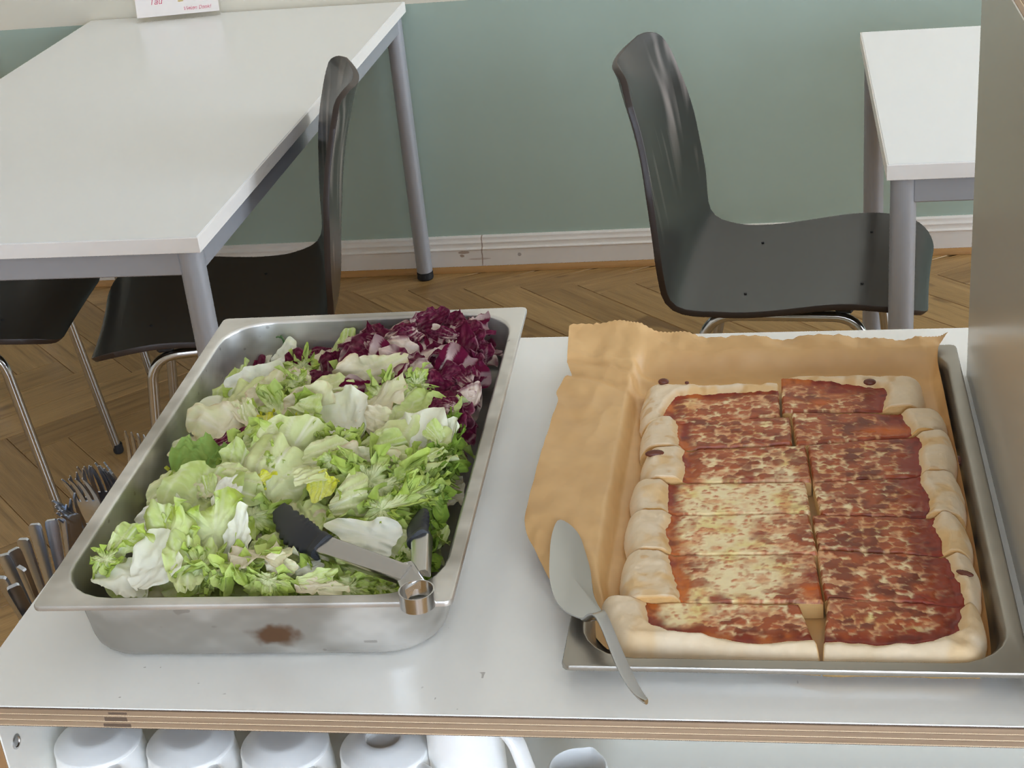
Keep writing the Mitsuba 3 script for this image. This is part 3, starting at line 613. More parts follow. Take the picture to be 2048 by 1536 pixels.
def slice_(key, k):
    ob, ib, if_, of, cwb, cwf, cb, cf = SL[key]; right = key[0] == 'R'
    c = [np.array(q) for q in (ob, ib, if_, of)]
    ns, nt = 110, 58
    s, t = np.meshgrid(np.r_[np.linspace(0, .12, 22)[:-1], np.linspace(.12, 1, ns - 21)], np.linspace(0, 1, nt), indexing='ij')   # s outer -> inner, t front -> back
    def pos(s, t):
        # outer edge bulges, corners of the crust rounded off
        bul = .004 * np.sin(np.pi * t) * (1 - s) ** 3
        P = ((1 - s) * t)[..., None] * c[0] + (s * t)[..., None] * c[1] + (s * (1 - t))[..., None] * c[2] + ((1 - s) * (1 - t))[..., None] * c[3]
        P[..., 0] += bul * (1 if right else -1)
        wob = .0016 * (nz(P[..., 0], P[..., 1], 55, 100 + k) - .5) * 2
        P[..., 0] += wob * (1 - s) ** 2; P[..., 1] += wob * .8
        return P
    P = pos(s, t); Ls = .5 * (np.linalg.norm(c[0] - c[1]) + np.linalg.norm(c[3] - c[2])); Lt = .5 * (np.linalg.norm(c[0] - c[3]) + np.linalg.norm(c[1] - c[2]))
    do, dinn, dfr, dbk = s * Ls, (1 - s) * Ls, t * Lt, (1 - t) * Lt
    x, y = P[..., 0], P[..., 1]
    cw = cwf + (cwb - cwf) * t + .007 * (nz(x, y, 50, 130 + k) - .5) * 2
    if cf: cw = cw + .020 * sst(.55, .15, t)
    if cb: cw = cw + .016 * sst(.55, .95, t)
    sd = do - cw                                                    # signed distance from the crust's inner edge
    if cf:
        fw_ = cf * Lt + .005 * (nz(x, y, 40, 140 + k) - .5) * 2 + (.006 * np.sin(s * 5.2 + 1) if not right else .004 * np.sin(s * 6))
        sd = np.minimum(sd, dfr - fw_)
    if cb:
        bw = cb * Lt + .004 * (nz(x, y, 45, 150 + k) - .5) * 2 + ((.012 * (s - .45)) * -1 if not right else .020 * (.5 - s))
        sd = np.minimum(sd, dbk - np.maximum(bw, .002))
    crust = sst(.004, -.008, sd)
    hill = .0135 + .0078 * crust * (1 + .25 * (nz(x, y, 45, 160 + k) - .5) * 2)
    def round_(d, r): q = np.clip(1 - d / r, 0, 1); return np.sqrt(np.maximum(1 - q * q, 0))
    rnd = round_(do + .0004, .014) * (round_(dfr + .0004, .016) if cf else round_(dfr + .0012, .0022)) * (round_(dbk + .0004, .014) if cb else round_(dbk + .0012, .0022)) * round_(dinn + .0012, .0022)
    bump = .0034 * (nz(x, y, 90, 170 + k, 4) - .5) * crust
    z = PZ0 + np.maximum((hill + bump) * rnd, .0012)
    if key == 'L1': z += .004 * sst(.6, 0, s) * sst(.5, 1, t)
    if key == 'R1': z += .004 * sst(.7, 1, t)
    flo = lerp(lin('#dccab0')[None] + 0 * x[..., None], lin('#cdb48f'), nz(x, y, 60, 180 + k))
    gold = np.clip(.8 * sst(.55, .70, nz(x, y, 38, 190 + k)) + .7 * sst(-.007, -.001, sd) , 0, 1)
    col = lerp(flo, lin('#cfa566'), gold * (.75 if not cf else .45))
    col = lerp(col, lin('#b98a4c'), .5 * sst(.62, .74, nz(x, y, 80, 200 + k)) * (0 if cf else 1))
    sandy = (nz(x, y, 500, 210 + k, 2) - .5)[..., None] * .06
    col = np.clip(col + sandy * col, 0, 1)
    side = np.minimum(np.minimum(dinn, dfr if not cf else 1), dbk if not cb else 1) < .0009
    col = np.where(side[..., None], lin('#c79a5c'), col)
    V = np.stack([x, y, z], -1); a, b = s.shape
    top = V.reshape(-1, 3); loop = [(i, 0) for i in range(a)] + [(a - 1, j) for j in range(1, b)] + [(i, b - 1) for i in range(a - 2, -1, -1)] + [(0, j) for j in range(b - 2, 0, -1)]
    ids = np.array([i * b + j for i, j in loop]); low = top[ids].copy(); low[:, 2] = PZ0 - .0005
    nl = len(ids); i = np.arange(nl); j = (i + 1) % nl; base = len(top)
    up_ = base + nl                                                 # the cut sides keep vertices of their own: a crisp edge
    fs = np.vstack([np.stack([up_ + i, up_ + j, base + j], 1), np.stack([up_ + i, base + j, base + i], 1)])
    fb = np.stack([base + j, base + i, np.full(nl, base + 2 * nl)], 1)
    vv = np.vstack([top, low, top[ids], low.mean(0)]); ff = np.vstack([grid_faces(a, b), fs, fb])
    lowcol = np.where((low[:, 2] > 0)[:, None], lin('#c9a26a'), 0)
    cc = np.vstack([col.reshape(-1, 3), lowcol, lowcol, lin('#c9a26a')])
    m = trimesh.Trimesh(vv, ff, process=False)
    if m.volume < 0: m = trimesh.Trimesh(vv, ff[:, ::-1], process=False)
    th = thing('pizza_slice', 'rectangular pizza slice ' + WHERE[key], 'pizza', 'pizza slices on the baking paper')
    put('crust', PLY(m, 'dough', smooth=True, color=cc), th)
    # topping: the same grid where there is no crust, lifted and coloured, its rim sunk into the dough
    pc, ph = pizza_colour(x, y, np.maximum(sd, 0))
    keep = sst(-.0022, .0012, sd + .003 * (nz(x, y, 170, 220 + k) - .5))
    zt = z + ph + .0016 * keep - .0022 * (1 - keep)
    zt = np.where(side & (keep > .5), z + .0010, zt)
    mask = (sd > -.0045); g = grid_faces(a, b); mk = mask.reshape(-1)
    g = g[mk[g].all(1)]
    Vt = np.stack([x, y, zt], -1).reshape(-1, 3); used = np.unique(g); re = np.full(len(Vt), -1); re[used] = np.arange(len(used)); g2 = re[g]
    m2 = trimesh.Trimesh(Vt[used], g2, process=False)
    if m2.face_normals[:, 2].mean() < 0: m2 = trimesh.Trimesh(Vt[used], g2[:, ::-1], process=False)
    tp = put('topping', PLY(m2, 'topping', smooth=True, color=pc.reshape(-1, 3)[used]), th); tint(tp, 'red sauce with browned melted cheese')
    return th
TH = {}
for k, key in enumerate(SL): TH[key] = slice_(key, k)
def nub(parent, at, sz, rot=0., name='olive'):
    m = trimesh.creation.icosphere(subdivisions=2, radius=1.); m.apply_scale(sz)
    m.apply_transform(rotz(rot, at)); put(name, PLY(m, 'olive_brown', smooth=True), parent)
nub(TH['L1'], (-.1145, .353, .8605), (.0052, .0040, .0032), name='burnt_bit'); nub(TH['L1'], (-.092, .3520, .8595), (.0020, .0018, .0014), name='burnt_bit')
nub(TH['L3'], (-.1145, .2180, .8570), (.0085, .0042, .0030), .15, name='burnt_bit'); nub(TH['R1'], (.080, .3480, .8590), (.0058, .0045, .0028), name='burnt_bit')
nub(TH['R6'], (.1330, .0300, .8560), (.0070, .0026, .0018), -.5, name='burnt_bit'); nub(TH['R3'], (.1490, .2300, .8400), (.0052, .0060, .0040), name='burnt_bit')

# ---------------------------------------------------------------- cake server leaning at the tray's front left corner
sv = thing('cake_server', 'steel cake server, pointed blade on the baking paper, handle over the tray edge', 'cake server')
BL = [(-.1846, .0961), (-.1880, .0829), (-.1866, .0454), (-.1825, .0098), (-.1760, -.0140), (-.1655, -.0317), (-.1526, -.0450), (-.1449, -.0474), (-.1376, -.0448), (-.1427, -.0202), (-.1507, .0170), (-.1604, .0565), (-.1706, .0829), (-.1780, .0929)]
from scipy.interpolate import splprep, splev
def blade():
    b = np.array(BL); tck, _ = splprep(np.vstack([b, b[:1]]).T, s=2e-6, per=True); o = np.array(splev(np.linspace(0, 1, 73)[:-1], tck)).T
    cen = np.array([-.1660, .020]); rings = []
    for r in (1., .97, .8, .55, .3, .1):
        q = cen + (o - cen) * r
        rings.append(np.stack([q[:, 0], q[:, 1], .8615 - .0030 * (1 - r ** 2) + .0035 * sst(-.02, -.05, q[:, 1]) + .0025 * sst(-.165, -.19, q[:, 0])], 1))
    und = [r_ - np.array([0, 0, .0013]) for r_ in rings]
    return loft(und[::-1] + rings)
put('blade', PLY(blade(), 'steel_server', smooth=40), sv)
def ribbon(pts, widths, th, side):
    pts = np.array(pts, float); cs = CubicSpline(np.linspace(0, 1, len(pts)), pts); w = CubicSpline(np.linspace(0, 1, len(pts)), widths); rings = []
    an = np.linspace(0, 2 * np.pi, 16, endpoint=False)
    for u in np.linspace(0, 1, 40):
        p, tg = cs(u), cs(u, 1); tg /= np.linalg.norm(tg); sd = np.array(side, float); sd -= tg * (sd @ tg); sd /= np.linalg.norm(sd); n = np.cross(sd, tg)
        ww = max(float(w(u)), .002)
        x_, y_ = np.cos(an), np.sin(an)
        rings.append(p + (np.sign(x_) * np.abs(x_) ** .5)[:, None] * sd * ww / 2 + (np.sign(y_) * np.abs(y_) ** .7)[:, None] * n * th / 2 - np.abs(x_[:, None]) ** 2 * n * th * .5)
    return loft(rings)
HD = [(-.1460, -.0400, .8640), (-.1415, -.0480, .8680), (-.1345, -.0630, .8790), (-.1252, -.0840, .8740), (-.1174, -.1024, .8680), (-.1104, -.1171, .8640), (-.1036, -.1274, .8600), (-.0969, -.1356, .8590)]
put('handle', PLY(ribbon(HD, [.016, .014, .0095, .0085, .0090, .0085, .0065, .0030], .0034, (.9, .45, 0)), 'steel_server', smooth=45), sv)

# ---------------------------------------------------------------- tongs in the salad
tg_ = thing('tongs', 'steel salad tongs with black gripping ends and a pull ring on the pan rim', 'tongs')
def channel(a, b, w0, w1, d0, d1, up=(0, 0, 1), n=24, bow=0.):
    a, b = np.array(a, float), np.array(b, float); ax = (b - a) / np.linalg.norm(b - a); up = np.array(up, float); up -= ax * (up @ ax); up /= np.linalg.norm(up); sd = np.cross(ax, up); rings = []
    for u in np.linspace(0, 1, n):
        w, d = w0 + (w1 - w0) * u, d0 + (d1 - d0) * u; t = .0012; h = w / 2
        sec = [(-h, -d), (-h, -.003), (-h + .0012, -.0010), (-h + .004, 0), (h - .004, 0), (h - .0012, -.0010), (h, -.003), (h, -d), (h - t, -d), (h - t, -.0035), (h - .0045, -.0013), (-h + .0045, -.0013), (-h + t, -.0035), (-h + t, -d)]
        p = a + (b - a) * u + up * bow * 4 * u * (1 - u)
        rings.append(np.array([p + sd * x_ + up * z_ for x_, z_ in sec]))
    return loft(rings)
HL, HR = (-.2780, -.0560, .9130), (-.2690, -.0540, .9115)
LE, RE = (-.3590, -.0100, .9105), (-.2830, .0120, .9040)
put('arm', PLY(channel(HL, LE, .0155, .0185, .008, .009, (-.10, -.35, .93)), 'steel_bright', smooth=35), tg_)
put('arm', PLY(channel(HR, RE, .0135, .0165, .008, .009, (-.30, -.15, .93)), 'steel_bright', smooth=35), tg_)
def grip(a, b, c, w, up):
    """A black scalloped head: a collar on the arm's end, then a flat tapering paddle with a wavy edge."""
    pts = np.array([a, (np.array(a) + b) / 2, b, c], float); cs = CubicSpline([0, .3, .6, 1], pts); rings = []
    for u in np.r_[np.linspace(0, .16, 5), np.linspace(.18, 1, 44)]:
        p, t_ = cs(u), cs(u, 1); t_ /= np.linalg.norm(t_); upv = np.array(up, float); upv -= t_ * (upv @ t_); upv /= np.linalg.norm(upv); sd = np.cross(t_, upv)
        ww = w * (1.12 if u < .16 else 1.0 + .28 * math.sin(min((u - .16) / .6, 1) * math.pi * .5) - .55 * max(0, (u - .55) / .45) ** 2)
        wave = 1 + (.10 * math.sin(u * 62) if u > .3 else 0)
        hh = .0125 if u < .16 else .0100 - .006 * u
        an = np.linspace(0, 2 * np.pi, 20, endpoint=False); x_, y_ = np.cos(an), np.sin(an)
        rings.append(p + (np.sign(x_) * np.abs(x_) ** .6 * wave)[:, None] * sd * ww / 2 + (np.sign(y_) * np.abs(y_) ** .7)[:, None] * upv * hh / 2)
    return loft(rings)
k = put('grip', PLY(grip((-.3530, -.0140, .9065), (-.3790, .0070, .9070), (-.4085, .0530, .9010), .0205, (-.25, -.45, .85)), 'silicone', smooth=35), tg_); tint(k, 'black scalloped gripping end')
k = put('grip', PLY(grip((-.2820, .0060, .9005), (-.2880, .0330, .9000), (-.2975, .0640, .8860), .0175, (-.55, -.25, .80)), 'silicone', smooth=35), tg_); tint(k, 'black gripping end half buried in the leaves')
hg = cat([channel((-.2700, -.0700, .9100), (-.2830, -.0460, .9120), .020, .017, .010, .009, (-.15, -.4, .9), 6)])
hk = put('hinge', PLY(hg, 'steel_bright', smooth=35), tg_)
scene[hk + '__pin'] = PLY(lathe([(.0024, .0), (.0024, .0010), (.0014, .0018)], (-.2800, -.0470, .9125), 14), 'steel_bright', smooth=30)
ring = [(.0127, -.0066), (.0133, -.0064), (.0133, .0064), (.0127, .0066), (.0122, .0064), (.0122, -.0064), (.0127, -.0066)]
put('pull_ring', PLY(loft([np.stack([r * np.cos(an_), r * np.sin(an_), np.full(48, z)], 1) + np.array([-.2650, -.0790, .9060]) for an_ in [np.linspace(0, 2 * np.pi, 48, endpoint=False)] for r, z in ring], caps=False), 'steel_bright', smooth=30), tg_)

# ---------------------------------------------------------------- salad: every torn leaf is a thing
def leaf(kind, seed):
    rs = np.random.RandomState(seed); u = lambda a, b: a + (b - a) * rs.rand()
    K = dict(frill=dict(taper=.50, jag=.16, jf=6, ruf=.10, cur=.75, curl=.55, rib=.014, cr=.14, fine=.022), leaf=dict(taper=.75, jag=.12, jf=4, ruf=.05, cur=.3, curl=.75, rib=.018, cr=.22, fine=.020),
             rib=dict(taper=.85, jag=.10, jf=4, ruf=.03, cur=.2, curl=1.0, rib=.026, cr=.16, fine=.010), white=dict(taper=.8, jag=.12, jf=4, ruf=.03, cur=.2, curl=1.1, rib=.010, cr=.16, fine=.008),
             beige=dict(taper=.8, jag=.18, jf=5, ruf=.06, cur=.3, curl=.8, rib=.010, cr=.24, fine=.014), frise=dict(taper=.5, jag=.85, jf=11, ruf=.12, cur=1.2, curl=.6, rib=.01, cr=.34, fine=.03),
             radi=dict(taper=.75, jag=.14, jf=4, ruf=.06, cur=.35, curl=.9, rib=.010, cr=.30, fine=.016), radistripe=dict(taper=.7, jag=.10, jf=4, ruf=.05, cur=.3, curl=1.1, rib=.024, cr=.18, fine=.010),
             radiwhite=dict(taper=.9, jag=.12, jf=4, ruf=.02, cur=.1, curl=1.2, rib=.02, cr=.10, fine=.006), radiarc=dict(taper=1., jag=.02, jf=5, ruf=.0, cur=0, curl=.4, rib=.0, cr=.03, fine=.0))
    base = {'yellow': 'frill', 'dark': 'leaf', 'bright': 'frill', 'frisedark': 'frise'}.get(kind, kind); k = dict(K[base])
    if kind == 'dark': k.update(fine=.07, cr=.45, curl=1.2)
    curly = base in ('frise', 'frill')
    nr, nph = (17, 150) if curly else (14, 72)
    ph = np.linspace(0, 2 * np.pi, nph, endpoint=False); rho = np.linspace(0, 1, nr) ** (.72 if curly else .85)
    a1, a2, a3 = u(0, 6.28), u(0, 6.28), u(0, 6.28); c, s = np.cos(ph), np.sin(ph)
    def ring(f, kk, oc=3): return meshkit.fbm(np.stack([c * f, s * f, np.full(nph, seed * 1.37 + kk)], -1), oc, seed + kk) - .5
    Rr = .45 + .06 * np.cos(2 * ph + a1) + .05 * np.cos(3 * ph + a2) + .25 * ring(1.1, 2)
    if base in ('rib', 'white', 'leaf', 'radi', 'radistripe', 'radiwhite', 'beige'):       # torn: angular, with corners
        m_ = 3 + seed % 3; r0 = u(0, 6.28); sec = 2 * np.pi / m_; pa = np.mod(ph + .35 * ring(.8, 31) - r0, sec) - sec / 2
        Rr *= .55 + .45 * np.cos(sec / 2) ** .5 / np.cos(pa) ** .9 if m_ > 3 else .62 + .30 / np.maximum(np.cos(pa), .55)
    top = sst(-.75, .35, s) if base == 'frill' else np.ones(nph)
    Rr = Rr * (1 + 2. * k['jag'] * top * (ring(k['jf'] / 2, 5, 4) + (.55 * ring(k['jf'] * 1.7, 6, 2) if curly else 0)))
    Rr = np.clip(Rr, .14, .72)
    X = rho[:, None] * (Rr * c)[None]; Y = rho[:, None] * (Rr * s)[None]
    X = X * (k['taper'] + (1 - k['taper']) * sst(-.5, .15, Y))
    rr = np.repeat(rho[:, None], nph, 1); tt = np.repeat(top[None], nr, 0)
    # bend about a tilted fold line, as torn leaves do
    fa = u(-.9, .9); fx = X * math.cos(fa) + Y * math.sin(fa); fy = Y * math.cos(fa) - X * math.sin(fa)
    Z = k['curl'] * (u(-1, 1) * fx ** 2 + u(-1, .4) * fy ** 2) + .22 * u(-1, 1) * np.abs(fx - u(-.1, .1))
    w2 = rr ** 2.2 * tt; w4 = rr ** 5 * tt
    PHn = np.repeat((ph + 1.3 * ring(1.6, 8))[None], nr, 0)
    Z = Z + k['ruf'] * (w2 * np.sin(PHn * 5 + a2) + .8 * w4 * np.sin(PHn * 11 + a3 + 3 * rr) + .55 * w4 * k['cur'] * np.sin(PHn * 23 + a1))
    tang = k['ruf'] * k['cur'] * (w4 * np.cos(PHn * 11 + a3 + 3 * rr) * .7 + .5 * w4 * np.cos(PHn * 23 + a1))
    X, Y = X - tang * np.repeat(s[None], nr, 0), Y + tang * np.repeat(c[None], nr, 0)
    pull = 1 - .16 * k['cur'] * w2 * np.cos(PHn * 5 + a2) - .10 * k['cur'] * w4; X, Y = X * pull, Y * pull
    fan = np.arctan2(X + .10 * Y * u(-1, 1), Y + .85) + .05 * (meshkit.fbm(np.stack([X * 5, Y * 5, np.full_like(X, seed * .3)], -1), 2, seed + 3) - .5)
    rf = 24 + 10 * rs.rand()
    Z = Z + k['rib'] * np.sin(fan * rf + a1) * (.3 + rr)
    Z = Z + k['cr'] * (meshkit.fbm(np.stack([X * 3.4, Y * 3.4, np.full_like(X, seed * .7)], -1), 3, seed + 50) - .5)
    blis = meshkit.fbm(np.stack([X * 13, Y * 13, np.full_like(X, seed * .9)], -1), 2, seed + 60)
    Z = Z + k['fine'] * 2 * (np.abs(blis - .5) * 2 - .3)
    if base == 'radiarc': Y = Y * .30 + .55 * (.22 - X ** 2 * 1.2); Z = Z + .18 * Y
    if base == 'radiwhite': Z = Z + .35 * np.abs(X) - .05
    n1 = meshkit.fbm(np.stack([X * 6, Y * 6, np.full_like(X, seed * 2.1)], -1), 3, seed + 9); n2 = meshkit.fbm(np.stack([X * 22, Y * 22, np.full_like(X, seed)], -1), 2, seed + 19)
    o = 0 * X[..., None]; tip = sst(-.35, .40, Y)
    vein = sst(.72, .98, np.cos(fan * rf + a1)) * .6
    vein = np.maximum(vein, sst(.030, .006, np.abs(X + .1 * Y)))
    net = sst(.10, .02, np.abs(blis - .5)) * .5
    if base == 'frill':
        g = {'frill': '#b3c457', 'yellow': '#c3c63f', 'bright': '#d3d23c'}[kind]; w = {'frill': '#d9dea6', 'yellow': '#dbd990', 'bright': '#dcd968'}[kind]
        col = lerp(lin(w) + o, lin(g), np.clip(sst(.25, .95, rr) * tt * (.5 + .8 * n1) + .3 * tip * n1, 0, 1)); col = lerp(col, lin('#98b140'), .6 * sst(.75, 1, rr) * tt * n2 * (kind == 'frill')); col = lerp(col, lin('#e7e8c4'), np.maximum(vein * .5, net * .4))
    elif kind == 'leaf': col = lerp(lerp(lin('#d3d99c') + o, lin('#b9c873'), np.clip(tip * 1.2 * (.2 + 1.2 * n1), 0, 1)), lin('#e8e9ca'), np.maximum(vein * .7, net * .4))
    elif kind == 'dark': col = lerp(lerp(lin('#a0b266') + o, lin('#7f9a46'), n1), lin('#8fb565'), np.maximum(vein, net) * .7)
    elif kind == 'rib': col = lerp(lerp(lin('#dadaa8') + o, lin('#c6cf87'), np.clip(tip * .9 * (.2 + 1.2 * n1), 0, 1)), lin('#efedd4'), vein * .8)
    elif kind == 'white': col = lerp(lerp(lin('#efeddf') + o, lin('#dfdfb6'), tip * n1), lin('#f3f1e6'), vein * .3)
    elif kind == 'beige': col = lerp(lerp(lin('#e0d4b8') + o, lin('#d6d5a6'), np.clip(tip * n1 * 1.4, 0, 1)), lin('#bf9f72'), .7 * sst(.86, 1, rr) * sst(.4, .7, n2)); col = lerp(col, lin('#ece4d2'), vein * .5)
    elif kind == 'frise': col = lerp(lerp(lin('#dfe3b2') + o, lin('#b0c259'), np.clip(sst(.2, .85, rr) * (.45 + .8 * n1), 0, 1)), lin('#8fa93f'), .5 * sst(.55, .75, n2))
    elif kind == 'frisedark': col = lerp(lerp(lin('#b3c274') + o, lin('#87a143'), sst(.2, .8, rr)), lin('#647f31'), .6 * sst(.45, .7, n2))
    elif kind == 'radi':
        col = lerp(lerp(lin('#5d1a33') + o, lin('#431023'), n1), lin('#7a3048'), .6 * sst(.55, .75, n2)); col = lerp(col, lin('#d3b4ab'), np.clip(vein * sst(.75, .0, tip) * 1.0, 0, 1)); col = lerp(col, lin('#b98f92'), np.maximum(.6 * sst(.95, 1, rr) * sst(.4, .6, n1), net * .25)); col = lerp(col, lin('#d9c3b6'), sst(.30, .0, tip) * sst(.42, .6, n1) * .8)
    elif kind == 'radistripe': st = sst(-.1, .35, np.sin(fan * 20 + a1 + 2 * n1) + .5 * (n2 - .5)); col = lerp(lin('#5c1830') + o, lin('#dec8bf'), np.clip(st * (1.25 - tip), 0, 1))
    else: col = lerp(lerp(lin('#e3d5c7') + o, lin('#d3bba9'), n2), lin('#6e2840'), .85 * sst(.70, .95, rr) * sst(.38, .58, n1) * (kind == 'radiwhite'))
    V = np.stack([X, Y, Z], -1); V = V[1:]; col = col[1:]; nr -= 1
    idx = np.arange(nr * nph).reshape(nr, nph); nx = np.roll(idx, -1, 1)
    f = np.vstack([np.stack([idx[:-1], idx[1:], nx[1:]], -1).reshape(-1, 3), np.stack([idx[:-1], nx[1:], nx[:-1]], -1).reshape(-1, 3)])
    cen = V[0].mean(0); cc = col[0].reshape(-1, 3).mean(0); i = np.arange(nph)
    f = np.vstack([f, np.stack([np.full(nph, nr * nph), i, (i + 1) % nph], 1)])
    vv = np.vstack([V.reshape(-1, 3), cen]); vv[:, 2] -= np.median(vv[:, 2])
    m = trimesh.Trimesh(vv, f, process=False)
    return PLY(m, 'leaf_red' if kind.startswith('radi') else 'leaf_green', smooth=True, color=np.clip(np.vstack([col.reshape(-1, 3), cc]), 0, 1))
KINDS = dict(frill=7, leaf=8, rib=7, white=6, beige=6, frise=9, frisedark=4, yellow=1, dark=1, bright=3, radi=10, radistripe=4, radiwhite=4, radiarc=1)
LEAF = {k: [leaf(k, 100 * i + j) for j in range(n)] for i, (k, n) in enumerate(KINDS.items())}
NAME = {'frill': ('lettuce_leaf', 'light green lettuce leaf with a frilly edge in the salad pan', 'frilly lettuce leaves'), 'leaf': ('lettuce_leaf', 'torn light green lettuce leaf, smooth edged, in the salad pan', 'smooth green lettuce leaves'),
        'rib': ('lettuce_leaf', 'pale ribbed piece of lettuce leaf in the salad pan', 'pale ribbed lettuce pieces'), 'white': ('lettuce_leaf', 'whitish thick piece of lettuce leaf in the salad pan', 'whitish lettuce pieces'),
        'beige': ('lettuce_leaf', 'beige pale piece of lettuce with browned edges in the salad pan', 'beige lettuce pieces'), 'frise': ('endive_leaf', 'curly jagged yellow-green endive piece in the salad pan', 'curly endive pieces'),
        'frisedark': ('endive_leaf', 'darker green curly endive at the right wall of the salad pan', 'dark curly endive by the right wall'), 'radi': ('radicchio_leaf', 'dark red radicchio leaf in the salad pan', 'dark red radicchio leaves'),
        'radistripe': ('radicchio_leaf', 'red and white striped radicchio piece in the salad pan', 'striped radicchio pieces'), 'radiwhite': ('radicchio_leaf', 'whitish rib piece of radicchio in the salad pan', 'white radicchio ribs'),
        'bright': ('lettuce_leaf', 'bright yellow frilly lettuce heart leaf in the salad pan', 'bright yellow lettuce leaves'),
        'yellow': ('lettuce_leaf', 'yellow-green frilly leaf standing by the left wall of the salad pan', None), 'dark': ('lettuce_leaf', 'dark green crinkled leaf in the left half of the salad', None),
        'radiarc': ('radicchio_leaf', 'long curved white radicchio rib arching over the red leaves', None)}
ROT = np.array([[math.cos(PTH), -math.sin(PTH)], [math.sin(PTH), math.cos(PTH)]])
TONGS = (((-.265, -.07, .910), (-.4085, .053, .905)), ((-.268, -.06, .910), (-.290, .035, .900)))
def to_pan(x, y): return ROT.T @ (np.array([x, y]) - [-.5665, -.083])
LEAVES = []
def salad_leaf(kind, var, at, alpha, beta, roll, w, l, yaw=0., top=False):
    b, a = math.radians(beta), math.radians(alpha)
    X = np.array([math.cos(yaw), math.sin(yaw), 0]); Yt = np.array([-math.sin(yaw) * math.cos(b), math.cos(yaw) * math.cos(b), math.sin(b)])
    e2 = math.cos(a) * X + math.sin(a) * Yt; e1 = math.sin(a) * X - math.cos(a) * Yt; n = np.cross(e1, e2)
    r = math.radians(roll); e1, n = e1 * math.cos(r) + n * math.sin(r), n * math.cos(r) - e1 * math.sin(r)
    # keep the leaf inside the pan's walls
    mg = 1.15 if kind in ('frise', 'frisedark', 'frill') else .95; pa = to_pan(at[0], at[1]); h1 = .5 * (abs(e1[0]) * w + abs(e2[0]) * l) * mg; h2 = .5 * (abs(e1[1]) * w + abs(e2[1]) * l) * mg
    pb = np.array([np.clip(pa[0], .0185 + h1, .3065 - h1), np.clip(pa[1], .0185 + h2, .5115 - h2)])
    xy = ROT @ pb + [-.5665, -.083]
    z = at[2]
    for p, q in TONGS:                                             # lie under the tongs
        p, q = np.array(p), np.array(q); d = q - p; t = np.clip(((xy - p[:2]) @ d[:2]) / (d[:2] @ d[:2]), 0, 1); near = np.linalg.norm(xy - p[:2] - t * d[:2])
        if near < .034: z = min(z, p[2] + t * d[2] - .026 + .5 * max(near - .010, 0)); e2 = e2 * [1, 1, .5]; e1 = e1 * [1, 1, .5]
    M = np.eye(4); M[:3, 0], M[:3, 1], M[:3, 2] = e1 * w, e2 * l, n * .5 * (w + l); M[:3, 3] = [xy[0], xy[1], z]
    nm, lab, grp = NAME[kind]
    key = thing(nm, lab, {'lettuce_leaf': 'lettuce', 'endive_leaf': 'endive', 'radicchio_leaf': 'radicchio'}[nm], grp)
    LEAVES.append((key, kind, pb, top))
    scene[key] = {**LEAF[kind][var % KINDS[kind]], 'to_world': T(M)}
